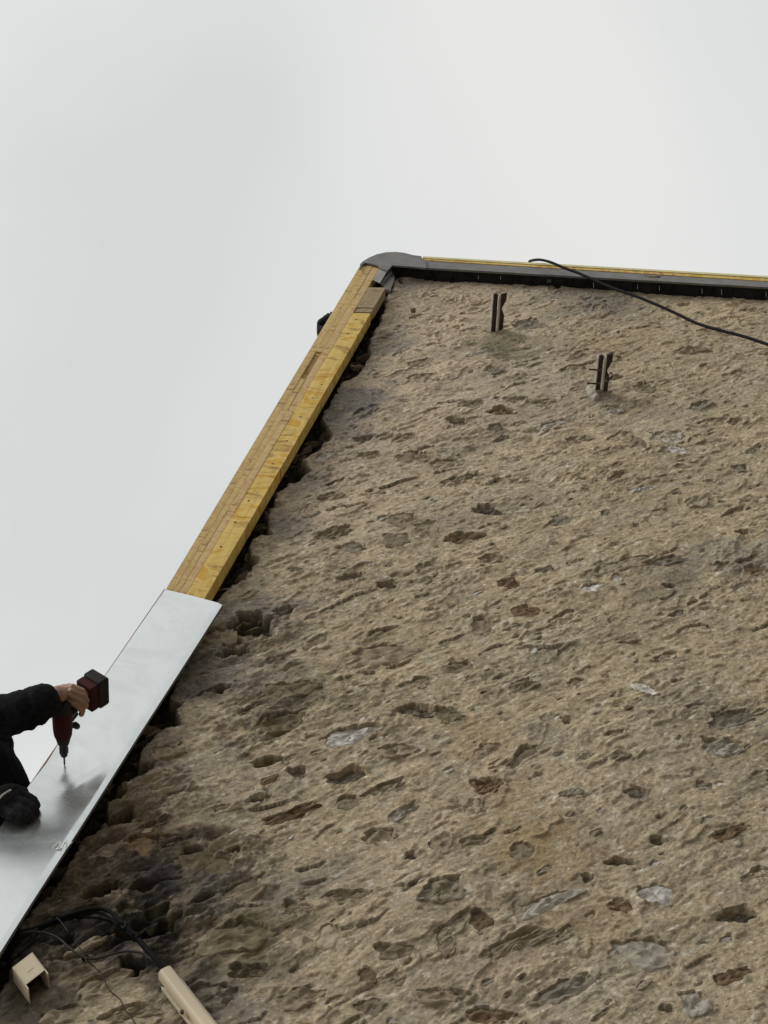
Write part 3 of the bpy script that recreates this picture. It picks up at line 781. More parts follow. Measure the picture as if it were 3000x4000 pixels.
for i in range(nparts, len(stones)):
    cx, cz, A, B, ty, hand = stones[i]
    if sdata[i] is None: continue
    vs_, fs_ = stone_geo(cx, cz, A, B, sdata[i], i, (0.5, 0.95, 1.1), 9, 0.014)
    V_, F_ = bigv.setdefault(ty, ([], []))
    n = len(V_); V_ += vs_; F_ += [tuple(q + n for q in f_) for f_ in fs_]
allv, allf, mi = [], [], []
tys = list(bigv)
for j, ty in enumerate(tys):
    V_, F_ = bigv[ty]; n = len(allv)
    allv += V_; allf += [tuple(q + n for q in f_) for f_ in F_]; mi += [j] * len(F_)
me = mesh_from('pebble', allv, allf)
for ty in tys: me.materials.append(M_ST[ty])
me.polygons.foreach_set('material_index', mi); me.update()
o = link('pebble', me, wall); o['kind'] = 'stuff'

# loose broken stones in the open top of the wall and in the hollows
def chunk(seed, c, r, flat=(1, 1, .6)):
    rr = random.Random(seed)
    bm = bmesh.new()
    bmesh.ops.create_icosphere(bm, subdivisions=2, radius=1.0)
    offs = [(Vector((rr.gauss(0, 1), rr.gauss(0, 1), rr.gauss(0, 1))).normalized(), rr.uniform(.30, .7)) for _ in range(13)]
    for v in bm.verts:
        for n_, d_ in offs:
            dd_ = v.co.dot(n_) - d_
            if dd_ > 0: v.co -= n_ * dd_ * 0.95
        v.co = Vector((v.co.x * flat[0], v.co.y * flat[1], v.co.z * flat[2])) * r
    rot = Matrix.Rotation(rr.uniform(-.5, .5), 4, 'Y') @ Matrix.Rotation(rr.uniform(-.5, .5), 4, 'X')
    bmesh.ops.transform(bm, matrix=rot, verts=bm.verts)
    return bm
ci = 0
rr = random.Random(5)
RB = bmesh.new(); rbm = []
TYR = ['d', 'b', 'g', 'v']
def add_chunk(q, r_, fl, ty):
    global ci
    ci += 1
    b_ = chunk(ci, q, r_, fl)
    bmesh.ops.translate(b_, vec=Vector([float(c) for c in q]), verts=b_.verts)
    for f in b_.faces: f.material_index = TYR.index(ty)
    mm = bpy.data.meshes.new('tmp'); b_.to_mesh(mm); b_.free(); RB.from_mesh(mm); bpy.data.meshes.remove(mm)
for (px, py) in edge_px[6:]:
    for k_ in range(3):
        r_ = rr.uniform(0.014, 0.042)
        add_chunk(W(px + rr.uniform(-50, 5), py + rr.uniform(-30, 30), 0.06 + rr.uniform(-.02, .05)), r_, (1.7, 1, rr.uniform(.3, .55)), rr.choice('dbdv'))
for (px, py, r_, y_) in [(955, 2440, .030, .030), (985, 2475, .035, .035), (930, 2452, .022, .025), (1015, 2432, .022, .035), (905, 2545, .02, .03), (600, 3630, .03, .04), (560, 3640, .025, .04), (660, 3600, .022, .04), (835, 2705, .014, .016), (1050, 2975, .014, .016), (1120, 2800, .014, .016), (970, 2425, .02, .02)]:
    add_chunk(W(px, py, y_), r_, (1.8, 1, .38), rr.choice('dgv'))
me = bpy.data.meshes.new('rubble'); RB.to_mesh(me); RB.free()
for ty in TYR: me.materials.append(M_ST[ty])
o = link('rubble', me, wall); o['kind'] = 'stuff'

# ------------------------------------------------------------------ roof body
RL = [W(1412, 1040, YB), W(650, 2310, YB), W(95, 3095, YB), W(0, 3232, YB)]
def ext(p, q, d):
    v = (q - p) / np.linalg.norm(q - p)
    return q + v * d
RL.append(ext(W(409, 2634, YB), W(0, 3232, YB), 2.2))
RR_ = [W(1650, 1012, YB), W(3000, 1094, YB)]
RR_.append(ext(RR_[0], RR_[1], 3.6))
roof = thing('roof', 'steep roof under repair with bare sheathing at its verge', 'roof', (RID[0], 0.5, RID[2]))
def slab(name, line, inset, th, mt, y0, y1, side):
    bm = bmesh.new()
    L = [np.array(p) for p in line]
    d = (L[-1] - L[0]) / np.linalg.norm(L[-1] - L[0])
    nrm = np.array([-d[2], 0, d[0]]) * side
    top = [p - nrm * inset for p in L]; bot = [p - nrm * (inset + th) for p in L]
    pts = [(p[0], y0, p[2]) for p in top] + [(p[0], y0, p[2]) for p in bot[::-1]]
    prism(bm, pts, (0, y1 - y0, 0))
    return bm_obj(name, bm, mt, roof)
slab('roof_slope', RL[::-1], 0.012, 0.10, M_ROOF, YB + 0.055, 7.2, 1)
slab('roof_slope', RR_, 0.010, 0.10, M_ROOF, YB + 0.055, 7.2, 1)

# ------------------------------------------------------------------ verge timbers, left slope
def lerp(a, b, t): return (a[0] + (b[0] - a[0]) * t, a[1] + (b[1] - a[1]) * t)
def plank(name, c4, y0, th, mt, parent, bevel=0.0015, skew=0.0):
    """c4: photograph corners (outer-low, outer-high, inner-high, inner-low) on the plane y0; thickness goes inwards"""
    P = [Vector([float(c) for c in W(x, y, y0)]) for x, y in c4]
    o = P[0].copy()
    ax = (P[1] - P[0]).normalized(); ay = Vector((0, 1, 0)); az = ax.cross(ay).normalized()
    mw = Matrix((ax, ay, az)).transposed().to_4x4(); mw.translation = o
    inv = mw.inverted()
    Q = [inv @ p for p in P]
    bm = bmesh.new()
    prism(bm, Q, (0, th, 0))
    return bm_obj(name, bm, mt, parent, bevel=bevel, mw=mw)
verge = thing('verge_timbers', 'yellow treated timber boards and battens stacked along the left verge', 'roof timbers', W(1100, 1600, YB))
# lines of the photograph running up the verge: (low end, high end)
E_out = ((641, 2312), (1410, 1031)); E_a = ((672, 2318), (1437, 1032)); E_b = ((694, 2322), (1460, 1034)); E_c = ((722, 2328), (1484, 1044)); E_d = ((797, 2342), (1553, 1044))
def piece(name, ea, eb, t0, t1, mt, dy=0.0, th=0.05, gap=0.0005):
    return plank(name, [lerp(*ea, t0 + gap), lerp(*ea, t1 - gap), lerp(*eb, t1 - gap), lerp(*eb, t0 + gap)], YB + dy, th, mt, verge)
rb = random.Random(3)
cuts = [[-0.02, 0.17, 0.315, 0.62, 0.735, 1.0], [-0.02, 0.13, 0.36, 0.655, 0.735, 0.80, 1.0], [-0.02, 0.255, 0.56, 0.735, 0.90, 1.0]]
for row, (ea, eb) in enumerate(((E_out, E_a), (E_a, E_b), (E_b, E_c))):
    c_ = cuts[row]
    for j in range(len(c_) - 1):
        dy = rb.uniform(-0.003, 0.004)
        if row == 1 and j == 3: dy = 0.014
        mt = M_PNK if row == 2 else rb.choice([M_TAN, M_TAN2, M_TAN])
        piece('batten', ea, eb, c_[j], c_[j + 1], mt, dy)
# main yellow board, the end block and a thin wedge
piece('board', E_c, E_d, -0.02, 0.862, M_YEL, -0.001, 0.062)
piece('board', E_c, E_d, 0.864, 0.88, M_BRN, 0.004, 0.05)
piece('board', ((722, 2328), (1481, 1050)), ((797, 2342), (1549, 1050)), 0.882, 0.944, M_BRN, 0.0, 0.06)
def dot(px, py, y, r, mt, parent, name='nail'):
    p = W(px, py, y)
    bm = bmesh.new(); cyl(bm, (p[0], y - 0.0015, p[2]), (p[0], y + 0.02, p[2]), r, seg=10)
    return bm_obj(name, bm, mt, parent)
for (px, py) in [(1220, 1555), (1174, 1629), (971, 1956), (918, 2040), (863, 2136), (1256, 1502), (1361, 1305), (1392, 1248), (1120, 1722), (1066, 1812)]:
    dot(px, py, YB - 0.001, 0.0042, M_RUST, verge)
# timbers that the metal sheet covers: only their outer edge shows
F_out = ((-250, 3592), (641, 2300)); F_in = ((-60, 3790), (795, 2342))
plank('board', [F_out[0], F_out[1], F_in[1], F_in[0]], YB + 0.020, 0.045, M_EDGE, verge)

# ------------------------------------------------------------------ metal sheet
sheet = thing('metal_flashing', 'bright smooth zinc sheet being screwed along the lower left verge', 'metal sheet', W(300, 2950, YB))
YS = YB - 0.004
TL_, TR_ = (645, 2303), (868, 2360)
BL_, BR_ = (-420, 3837), (-420, 4372)
nl = 420
sv, sf = [], []
FOLD = 0.93
T0 = Vector([float(c) for c in W(*TL_, YS)])
ax = (Vector([float(c) for c in W(*TL_, YS)]) - Vector([float(c) for c in W(*BL_, YS)])).normalized()
mwS = Matrix((ax, Vector((0, 1, 0)), ax.cross(Vector((0, 1, 0))))).transposed().to_4x4(); mwS.translation = T0
invS = mwS.inverted()
def seg_pt(t, s):
    a = lerp(TL_, BL_, t); b = lerp(TR_, BR_, t)
    # straight left edge that follows the photograph
    pa, pb = W(*a, YS), W(*b, YS)
    p = pa + (pb - pa) * s
    return p
cols = [k_ / 34 * .875 for k_ in range(35)] + [.90, .928, .933, .95, .975, 1.0]
KA, KB = W(262, 2880, YS), W(436, 2992, YS)
KT = np.array([KB[0] - KA[0], KB[2] - KA[2]]); KL = np.linalg.norm(KT); KT = KT / KL
KN = np.array([KT[1], -KT[0]])
_p = W(330, 3080, YS)
if (np.array([_p[0] - KA[0], _p[2] - KA[2]]) @ KN) < 0: KN = -KN
def dent(x, z):
    """the sheet is pushed in under the drill: a kink across it, shaped to catch a dark reflection, easing out below"""
    r = np.array([x - KA[0], z - KA[2]])
    t = (r @ KT) / KL; q = r @ KN
    if q <= 0: return 0.0
    bt = float(sst(-0.12, 0.28, t) * (1 - sst(0.72, 1.02, t)))
    return 0.0145 * bt * (1 - math.exp(-q / 0.055)) * float(1 - sst(0.06, 0.24, q))
for i in range(nl + 1):
    t = i / nl
    for s in cols:
        p = seg_pt(t, s)
        y = YS - 0.0012 * math.sin(t * 19 + s * 3) * s - 0.0015 * math.sin(s * 3.1)
        if s > FOLD: y += (s - FOLD) * 0.06
        y += dent(p[0], p[2])  # kink added to pull a dark reflection up beside the drill
        sv.append(invS @ Vector((p[0], y, p[2])))
nc = len(cols)
for i in range(nl):
    for j in range(nc - 1):
        sf.append((i * nc + j, i * nc + j + 1, (i + 1) * nc + j + 1, (i + 1) * nc + j))
o = link('sheet_face', mesh_from('sheet_face', sv, sf, M_ZINC, smooth=True), sheet, mwS)
sm = o.modifiers.new('thickness', 'SOLIDIFY'); sm.thickness = 0.0012; sm.offset = 0
es = o.modifiers.new('edges', 'EDGE_SPLIT'); es.split_angle = math.radians(30)
fv, ff = [], []       # the return turned in towards the wall
nrmS = np.array(mwS.to_3x3().col[2]); 
sgn = 1 if (W(*TR_, YS) - W(*TL_, YS)) @ nrmS > 0 else -1
for i in range(nl + 1):
    p = seg_pt(i / nl, 1.0)
    y = YS - 0.0012 * math.sin(i / nl * 19 + 3) + 0.0052
    a = Vector((p[0], y, p[2])); 
    fv += [invS @ a, invS @ (a + Vector((0, 0.010, 0))), invS @ (a + Vector((0, 0.010, 0)) - Vector([float(c) for c in nrmS * sgn * 0.006]))]
for i in range(nl):
    for j in range(2):
        ff.append((i * 3 + j, i * 3 + j + 1, (i + 1) * 3 + j + 1, (i + 1) * 3 + j))
o = link('folded_edge', mesh_from('folded_edge', fv, ff, M_LEAD), sheet, mwS)
sm = o.modifiers.new('thickness', 'SOLIDIFY'); sm.thickness = 0.0012; sm.offset = 0
# white scribble and pale scuffs
for pts in ([(205, 3312), (222, 3296), (236, 3290), (232, 3306), (222, 3318), (240, 3312)], [(240, 3316), (252, 3290), (262, 3284), (262, 3302)], [(255, 3320), (272, 3298), (282, 3290)]):
    sweep([W(x, y, YS - 0.0032) for x, y in pts], 0.0016, M_CHALK, 'chalk_mark', sheet, 6)

# ------------------------------------------------------------------ right verge
rv = thing('right_verge', 'weathered grey metal fascia with pale sheathing edges along the upper right verge', 'fascia', W(2300, 1050, YB))
def strip(name, a0, a1, b0, b1, y0, th, mt, bev=0.001):
    """a0-a1 upper line, b0-b1 lower line in the photograph"""
    return plank(name, [a0, a1, b1, b0], y0, th, mt, rv, bev)
XE = 4200
def at(l, x): return (x, l[0][1] + (l[1][1] - l[0][1]) * (x - l[0][0]) / (l[1][0] - l[0][0]))
Ytop = ((1655, 1001), (3000, 1078)); Ymid = ((1655, 1008), (3000, 1085)); Yin = ((1655, 1011), (3000, 1089)); Ybot = ((1655, 1016), (3000, 1098)); Gbot = ((1600, 1042), (3000, 1122)); Dbot = ((1560, 1075), (3000, 1157))
strip('sheathing_board', at(Ytop, 1652), at(Ytop, XE), at(Ymid, 1652), at(Ymid, XE), YB - 0.006, 0.06, M_PALE, 0)
strip('underlay_strip', at(Ymid, 1656), at(Ymid, XE), at(Yin, 1656), at(Yin, XE), YB + 0.004, 0.05, M_OLIVE, 0)
strip('sheathing_board', at(Yin, 1654), at(Yin, XE), at(Ybot, 1654), at(Ybot, XE), YB - 0.003, 0.06, M_YEL, 0)
strip('fascia', at(Ybot, 1640), at(Ybot, XE), at(Gbot, 1640), at(Gbot, XE), YB, 0.012, M_LEAD, 0.001)
# underside: slates laid under the verge, seen as a dark band
bm = bmesh.new()
g0, g1 = at(Gbot, 1535), at(Gbot, XE)
seg = 34
rs = random.Random(8)
for i in range(seg):
    t0, t1 = i / seg, (i + 1) / seg
    a, b = lerp(g0, g1, t0), lerp(g0, g1, t1)
    pa, pb = W(*a, YB), W(*b, YB)
    d = (pb - pa) / np.linalg.norm(pb - pa); nn = np.array([-d[2], 0, d[0]])
    off = nn * (0.004 + rs.uniform(0, .004))
    bm2 = bmesh.new()
    y0_, y1_ = YB + 0.014, 0.05
    pts = [pa + off + d * .0012, pb + off - d * .0012]
    prism(bm2, [(pts[0][0], y0_, pts[0][2]), (pts[1][0], y0_, pts[1][2]), (pts[1][0], y1_, pts[1][2]), (pts[0][0], y1_, pts[0][2])], nn * 0.006)
    bm_obj('slate', bm2, M_SLATE, rv)
for (x, dx, y1) in [(1868, 3, 1088), (1955, 2, 1090), (2140, 2, 1102), (2150, -3, 1100), (2318, 2, 1122), (2490, 3, 1128), (2575, 4, 1132), (2742, 2, 1145), (2818, 3, 1150), (2992, 2, 1158), (1625, -5, 1050)]:
    yy = at(Gbot, x)[1]
    sweep([W(x, yy + 14, YB + 0.03), W(x + dx * .4, y1 + 2, YB + 0.0)], 0.0009, M_LEAD, 'nail', rv, 5)
strip('sheathing_patch', (2515, 1076), (2580, 1078), (2575, 1083), (2535, 1082), YB - 0.0025, 0.004, M_OLIVE, 0)

# ------------------------------------------------------------------ ridge end
rc = thing('ridge_cap', 'rounded grey metal cap closing the ridge end at the gable apex', 'ridge cap', W(1520, 1020, YB))
face = [(1405, 1052), (1406, 1031), (1417, 1020), (1440, 1006), (1470, 993), (1505, 985), (1545, 983), (1580, 987), (1615, 996), (1646, 1000), (1652, 1012), (1665, 1016.5),
        (1665, 1046), (1600, 1041), (1532, 1036), (1524, 1046), (1514, 1056), (1484, 1045), (1478, 1037), (1450, 1030), (1425, 1026), (1412, 1036)]
bm = bmesh.new()
prism(bm, [W(x, y, YB - 0.012) for x, y in face], (0, 0.011, 0))
bm_obj('end_plate', bm, M_LEAD, rc, bevel=0.002)
bm = bmesh.new()
roll = [(1410, 1033), (1418, 1023), (1442, 1009), (1472, 996), (1506, 988), (1545, 986.5), (1580, 990), (1615, 999), (1642, 1004), (1640, 1012), (1520, 1012), (1440, 1030)]
prism(bm, [W(x, y, YB) for x, y in roll], (0, 2.5, 0))
bm_obj('ridge_roll', bm, M_LEAD, rc)
for nm, pts, y0, th, mt in (('flap', [(1484, 1045), (1514, 1056), (1484, 1105), (1456, 1092)], YB + 0.0, 0.004, M_LEADL), ('flap', [(1515, 1056), (1530, 1044), (1532, 1064), (1490, 1112), (1484, 1105)], YB + 0.02, 0.004, M_LEAD),
                          ('mortar_patch', [(1532, 1064), (1539, 1085), (1524, 1132), (1508, 1132), (1487, 1108)], YB + 0.045, 0.02, M_LEADL)):
    bm = bmesh.new(); prism(bm, [W(x, y, y0) for x, y in pts], (0, th, 0)); bm_obj(nm, bm, mt, rc, bevel=0.001)
sweep([W(1531, 1062, -0.03), W(1539, 1082, -0.032), W(1535, 1100, -0.03), W(1527, 1120, -0.03), W(1521, 1140, -0.025)], 0.003, M_LEADL, 'mortar_bead', rc, 6)

# ------------------------------------------------------------------ boots resting beyond the verge
def WB(px, py, y=0.04): return Vector([float(c) for c in W(px, py, y)])
t = thing('work_boot', 'black lugged work boot sticking out past the verge below the ridge', 'boot', W(1272, 1257, 0.05))
capsules('upper', [[(WB(1258, 1264), .028), (WB(1285, 1252), .036), (WB(1330, 1262, .06), .04)]], .0035, M_RUB, t, smooth=4)
bm = bmesh.new()
prism(bm, [WB(1237, 1268, .02), WB(1241, 1284, .02), WB(1256, 1291, .02), WB(1300, 1286, .02), WB(1300, 1270, .02), WB(1262, 1272, .02)], (0, .05, 0))
bm_obj('sole', bm, M_RUB, t, bevel=0.003)
for (x, y, r_) in ((1270, 1238, .0105), (1282, 1231, .012), (1295, 1224, .010), (1289, 1238, .011), (1304, 1218, .008), (1276, 1246, .010)):
    capsules('lug', [[(WB(x, y, .025), r_), (WB(x + 6, y + 8, .03), r_ * 1.1)]], .003, M_RUB, t)
t = thing('boot_tip', 'small rounded black boot tip just below the larger boot, past the verge', 'boot', W(1240, 1350, 0.05))
capsules('upper', [[(WB(1241, 1344), .018), (WB(1246, 1356), .016), (WB(1262, 1352), .024)]], .0035, M_RUB, t, smooth=3)
t = thing('rubber_strap', 'black rounded strap end poking over the verge above the boot', 'strap', W(1325, 1205, 0.03))
capsules('strap_loop', [[(WB(1313, 1210, .03), .012), (WB(1320, 1204, .03), .014), (WB(1345, 1210, .05), .018)]], .004, M_RUB, t)

# ------------------------------------------------------------------ brackets
def bracket(base, lab, bolts):
    p = W(*base)
    t = thing('wall_bracket', lab, 'bracket', p, 'steel brackets set in the gable wall')
    k_ = 1.0
    L = 0.205
    def plate(x0, w, z0, notch, ln, y_in=0.05):
        o = Vector((float(p[0]) + x0, 0, float(p[2]) + z0))
        if notch:
            pts = [(0, y_in), (w, y_in), (w * 1.0, -.03), (w * 1.1, -ln * .38), (w * .42, -ln * .60), (w * 1.35, -ln * .80), (w * 1.35, -ln), (0, -ln)]
        else:
            pts = [(0, y_in), (w, y_in), (w, -ln * .93), (w * .6, -ln), (0.0, -ln * .97)]
        bm = bmesh.new(); prism(bm, [o + Vector((a, b, 0)) for a, b in pts], (0, 0, 0.005))
        bm_obj('plate', bm, M_RUST, t, bevel=0.0008)
        bm = bmesh.new(); prism(bm, [o + Vector((-.0052, y_in, -.002)), o + Vector((-.0052, -ln, -.002)), o + Vector((-.0052, -ln, .012)), o + Vector((-.0052, y_in, .014))], (0.005, 0, 0))
        bm_obj('flange', bm, M_STEEL, t, bevel=0.0008)
    plate(-.028, .030, .006, False, L)
    plate(.012, .030, -.004, True, L * .97)
    if bolts:
        for b0, b1 in (((2300, 1443), (2352, 1446)), ((2292, 1496), (2346, 1500))):
            yb_ = -0.145 if b0[1] < 1460 else -0.07
            q0, q1 = W(*b0, yb_), W(*b1, yb_)
            bm = bmesh.new(); cyl(bm, q0, q1, .0045, seg=8); bm_obj('bolt', bm, M_RUST, t)
            bm = bmesh.new(); cyl(bm, q1 - (q1 - q0) * .12, q1, .009, seg=6); bm_obj('nut', bm, M_RUST, t)
        sweep([W(2372, 1492, -.09), W(2366, 1482, -.09), W(2386, 1457, -.09), W(2391, 1468, -.09), W(2375, 1492, -.09)], .0035, M_RUST, 'ring', t, 6)
    return t
bracket((1938, 1292), 'upper left of the two steel brackets, without bolts, in the gable wall', False)
bracket((2345, 1540), 'steel bracket with two bolts and a ring, lower on the gable wall', True)
cx_, cy_ = 2320, 1535
t = thing('mortar_daub', 'lumpy pale mortar daub at the foot of the bolted bracket', 'mortar', W(2320, 1535))
capsules('daub', [[(W(2306, 1520, -.01), .022), (W(2318, 1545, -.006), .026), (W(2328, 1560, -.004), .02)], [(W(2312, 1510, -.01), .016), (W(2330, 1530, -.01), .02)]], .006, M_ST['l'], t,
         noise=lambda c: 0.008 * pn(c[:, 0] * 60 + c[:, 1] * 30, c[:, 2] * 60, 3), smooth=2)

# ------------------------------------------------------------------ cables
cb = [((2068, 1021), -.02), ((2085, 1016), -.06), ((2112, 1015), -.10), ((2150, 1024), -.12), ((2200, 1045), -.13), ((2262, 1068), -.14), ((2330, 1098), -.15), ((2400, 1128), -.16),
      ((2470, 1152), -.18), ((2560, 1188), -.2), ((2640, 1224), -.22), ((2720, 1262), -.25), ((2800, 1287), -.28), ((2900, 1313), -.32), ((3010, 1350), -.36), ((3150, 1410), -.4), ((3400, 1500), -.5), ((3900, 1650), -.6)]
t = thing('black_cable', 'thick black cable hanging over the roof edge and across the wall top', 'cable', W(2400, 1128, -.16))
sweep([W(*p, y) for p, y in cb], .0078, M_BLK, 'cable_sheath', t, 10)
def z2(a, b): return (a / 1.8433, 3300 + b / 1.8433)
def cable(pts, r, ys, mt, label, group='cables feeding into the duct'):
    P = [W(*z2(a, b), y) for (a, b), y in zip(pts, ys)]
    t = thing('cable', label, 'cable', P[len(P) // 2], group)
    sweep(P, r, mt, 'cable_sheath', t, 8)
    return t
n_ = 12
m1_ = [(1215, 960), (1150, 860), (1080, 775), (1000, 680), (930, 610), (880, 565), (810, 495), (740, 463), (660, 462), (560, 485), (430, 528), (320, 575), (230, 610), (120, 640), (40, 720), (-60, 800)]
cable(m1_, .0062, [-.02] + [-.035] * 13 + [-.02, 0.02], M_BLK, 'thickest black cable, arching highest of the cables above the duct')
m2_ = [(1200, 960), (1130, 860), (1060, 775), (980, 680), (900, 615), (850, 580), (790, 525), (720, 490), (640, 490), (540, 515), (420, 556), (310, 596), (210, 640), (130, 690), (60, 760), (-40, 830)]
cable(m2_, .0044, [-.02] + [-.028] * 13 + [-.01, 0.02], M_BLK, 'second black cable, running just under the highest arching one')
m4_ = [(1210, 980), (1140, 880), (1090, 830), (1040, 790), (985, 772), (900, 768), (800, 790), (700, 818), (610, 812), (520, 758), (430, 680), (350, 640), (270, 628), (190, 645), (130, 695), (60, 790)]
cable(m4_, .0033, [-.02, -.03] + [-.045] * 11 + [-.03, -.02, 0.0], M_GRYC, 'thin dark cable sagging lowest below the others to the duct')
m5_ = [(900, 610), (830, 562), (740, 536), (640, 522), (560, 524), (480, 520), (400, 545), (330, 590), (270, 640), (215, 720), (130, 790)]
cable(m5_, .0030, [-.015] * 11, M_BLK, 'thin black cable bent down sharply by the dark wall edge')
cable([(430, 540), (360, 560), (290, 612), (235, 690), (160, 770), (70, 850), (-30, 930)], .0028, [-.03] * 5 + [-.01, .02], M_BLK, 'thin black cable dropping away behind the cream end piece')
cable([(300, 590), (240, 618), (180, 632), (145, 640)], .0026, [-.03, -.04, -.045, -.04], M_GRYC, 'short grey cable stub pointing at the metal sheet')
def tie(c, r, tail, label):
    t = thing('cable_tie', label, 'cable tie', W(*z2(*c), -.035), 'cable ties on the cables')
    cc = W(*z2(*c), -.035)
    bm = bmesh.new(); cyl(bm, cc + np.array([-.004, -.003, -.004]), cc + np.array([.006, .003, .003]), r, seg=12); bm_obj('band', bm, M_BLK, t)
    if tail: sweep([W(*z2(*q), -.05) for q in tail], .0018, M_GRYC, 'tail', t, 5)
tie((405, 535), .011, [(405, 525), (430, 545), (465, 590), (492, 628)], 'cable tie with its tail hanging, left on the cable bundle')
tie((872, 585), .013, [(872, 585), (890, 598), (905, 560)], 'short cable tie where the bundle turns down')
tie((612, 815), .008, [(612, 815), (625, 845), (608, 850)], 'cable tie on the sagging thin cable')
tie((975, 665), .012, [(975, 665), (985, 650)], 'lowest cable tie, on the thick cable above the duct')
t = thing('hanging_wire', 'thin wire dangling down the wall between the duct and the corner piece', 'wire', W(*z2(740, 940), -.03))
sweep([W(*z2(a, b), -.03) for a, b in [(540, 690), (575, 745), (612, 815), (690, 890), (740, 940), (765, 1010), (805, 1065), (865, 1115), (900, 1190), (935, 1225), (975, 1290), (1040, 1400)]], .0016, M_GRYC, 'wire_strand', t, 5)

# ------------------------------------------------------------------ ducting
pd = W(*z2(1188, 905), -.03)
duct = thing('cable_duct', 'long cream plastic cable duct running down the wall', 'cable duct', pd)
bm = bmesh.new()
prof = []
w_, d_ = 0.021, 0.030
for a in range(0, 181, 15):
    r = math.radians(a)
    prof.append((w_ * math.copysign(abs(math.cos(r)) ** .55, math.cos(r)), -d_ * abs(math.sin(r)) ** .7))
base = Vector((float(pd[0]), -0.012, float(pd[2])))
prism(bm, [base + Vector((a, b, 0)) for a, b in prof], (0, 0, -2.6))
o = bm_obj('duct_cover', bm, M_PVC, duct, bevel=0.001)
bm = bmesh.new()
prism(bm, [base + Vector((a, b, -.035)) for a, b in ((-.031, .002), (-.031, -.010), (-.0285, -.010), (-.0285, -.003), (.029, -.003), (.029, .002))], (0, 0, -2.55))
bm_obj('duct_base', bm, M_PVC, duct, bevel=0.0006)
q = W(*z2(1310, 1195), -.03); bm = bmesh.new(); cyl(bm, (q[0], -.030, q[2]), (q[0], -.022, q[2]), .005, seg=8); bm_obj('screw', bm, M_RUST, duct)
# short corner piece
c1, c2, c4 = W(*z2(88, 882), -.055), W(*z2(232, 772), -.055), W(*z2(182, 1010), -.055)
ex = Vector(c2 - c1); ez = Vector(c4 - c1); cp = Vector(c1)
dp = thing('duct_corner', 'short square cream duct end piece beside the metal sheet', 'cable duct', c1)
ey = Vector((0, 1, 0))
bm = bmesh.new(); prism(bm, [cp, cp + ex, cp + ex + ez, cp + ez], ey * .003); bm_obj('front', bm, M_PVC, dp, bevel=.001)
exn = ex.normalized()
bm = bmesh.new(); prism(bm, [cp - exn * .0005, cp - exn * .0005 + ez * 1.22, cp - exn * .0005 + ez * 1.22 + ey * .052, cp - exn * .0005 + ey * .052], exn * .003); bm_obj('side', bm, M_PVC, dp, bevel=.0006)
bm = bmesh.new(); s_ = cp + ex + exn * .0005; prism(bm, [s_, s_ + ez * 1.22, s_ + ez * 1.22 + ey * .052, s_ + ey * .052], -exn * .003); bm_obj('side', bm, M_PVC, dp, bevel=.0006)
bm = bmesh.new(); prism(bm, [cp + ey * .0005, cp + ex + ey * .0005, cp + ex + ey * .052, cp + ey * .052], ez.normalized() * .003); bm_obj('end_wall', bm, M_PVC, dp, bevel=.0006)
bm = bmesh.new(); prism(bm, [cp + ex * .35 + ez * .30 - ey * .001, cp + ex * .65 + ez * .30 - ey * .001, cp + ex * .65 + ez * .62 - ey * .001, cp + ex * .35 + ez * .62 - ey * .001], ey * .0015); bm_obj('raised_panel', bm, M_PVC, dp, bevel=.0006)

# ------------------------------------------------------------------ drill
_q = W(252, 2990, YS)
TIP = W(252, 2990, YS + dent(_q[0], _q[2]) - .0012)
BACK = W(240, 2742, YS - 0.235)
ad = Vector(TIP - BACK); LD = ad.length; ad.normalize()         # towards the tip
HB = W(338, 2682, YS - 0.235)
hd = Vector(HB - BACK); hd = (hd - ad * hd.dot(ad) * 0.55).normalized()
sd_ = ad.cross(hd).normalized()
Tp = Vector(TIP)
drill = thing('cordless_drill', 'dark red and black cordless drill pressed onto the metal sheet', 'drill', TIP)
def dp_(a, h=0.0, s=0.0): return Tp - ad * a + hd * h + sd_ * s
def lathe(name, prof, mt, parent, seg=28, sq=1.0):
    bm = bmesh.new(); rings = []
    pl = ad.cross(hd).normalized(); ph = hd - ad * hd.dot(ad); ph.normalize()
    for a, r in prof:
        rings.append([bm.verts.new(Tp - ad * a + (ph * math.cos(q) + pl * math.sin(q)) * r) for q in [2 * math.pi * k / seg for k in range(seg)]])
    for i in range(len(rings) - 1):
        for k in range(seg):
            bm.faces.new((rings[i][k], rings[i][(k + 1) % seg], rings[i + 1][(k + 1) % seg], rings[i + 1][k]))
    bm.faces.new(rings[0][::-1]); bm.faces.new(rings[-1])
    o = bm_obj(name, bm, mt, parent, smooth=True)
    e = o.modifiers.new('es', 'EDGE_SPLIT'); e.split_angle = math.radians(40)
    return o
lathe('bit', [(0, .0008), (.006, .003), (.04, .003)], M_BIT, drill, 10)
lathe('chuck', [(.034, .006), (.040, .0105), (.046, .0115), (.080, .0125), (.082, .0145), (.086, .0145)], M_CHUCK, drill)
lathe('collar', [(.086, .0165), (.092, .0185), (.108, .022), (.112, .022)], M_CASE, drill)
lathe('motor_casing', [(.112, .0235), (.122, .0268), (.145, .029), (.20, .0295), (.212, .028)], M_RED, drill)
lathe('rear_cap', [(.212, .0288), (.222, .0285), (.236, .025), (.243, .017)], M_CASE, drill)
for k_ in range(7):     # grip ribs on the chuck
    a_ = k_ * math.pi * 2 / 7
    d_ = hd * math.cos(a_) + sd_ * math.sin(a_)
    bm = bmesh.new(); c0 = dp_(.050) + d_ * .0115; prism(bm, [c0 - sd_ * .001, c0 + sd_ * .001, c0 + sd_ * .001 - ad * .026, c0 - sd_ * .001 - ad * .026], d_ * .0016); bm_obj('grip_rib', bm, M_CHUCK, drill)
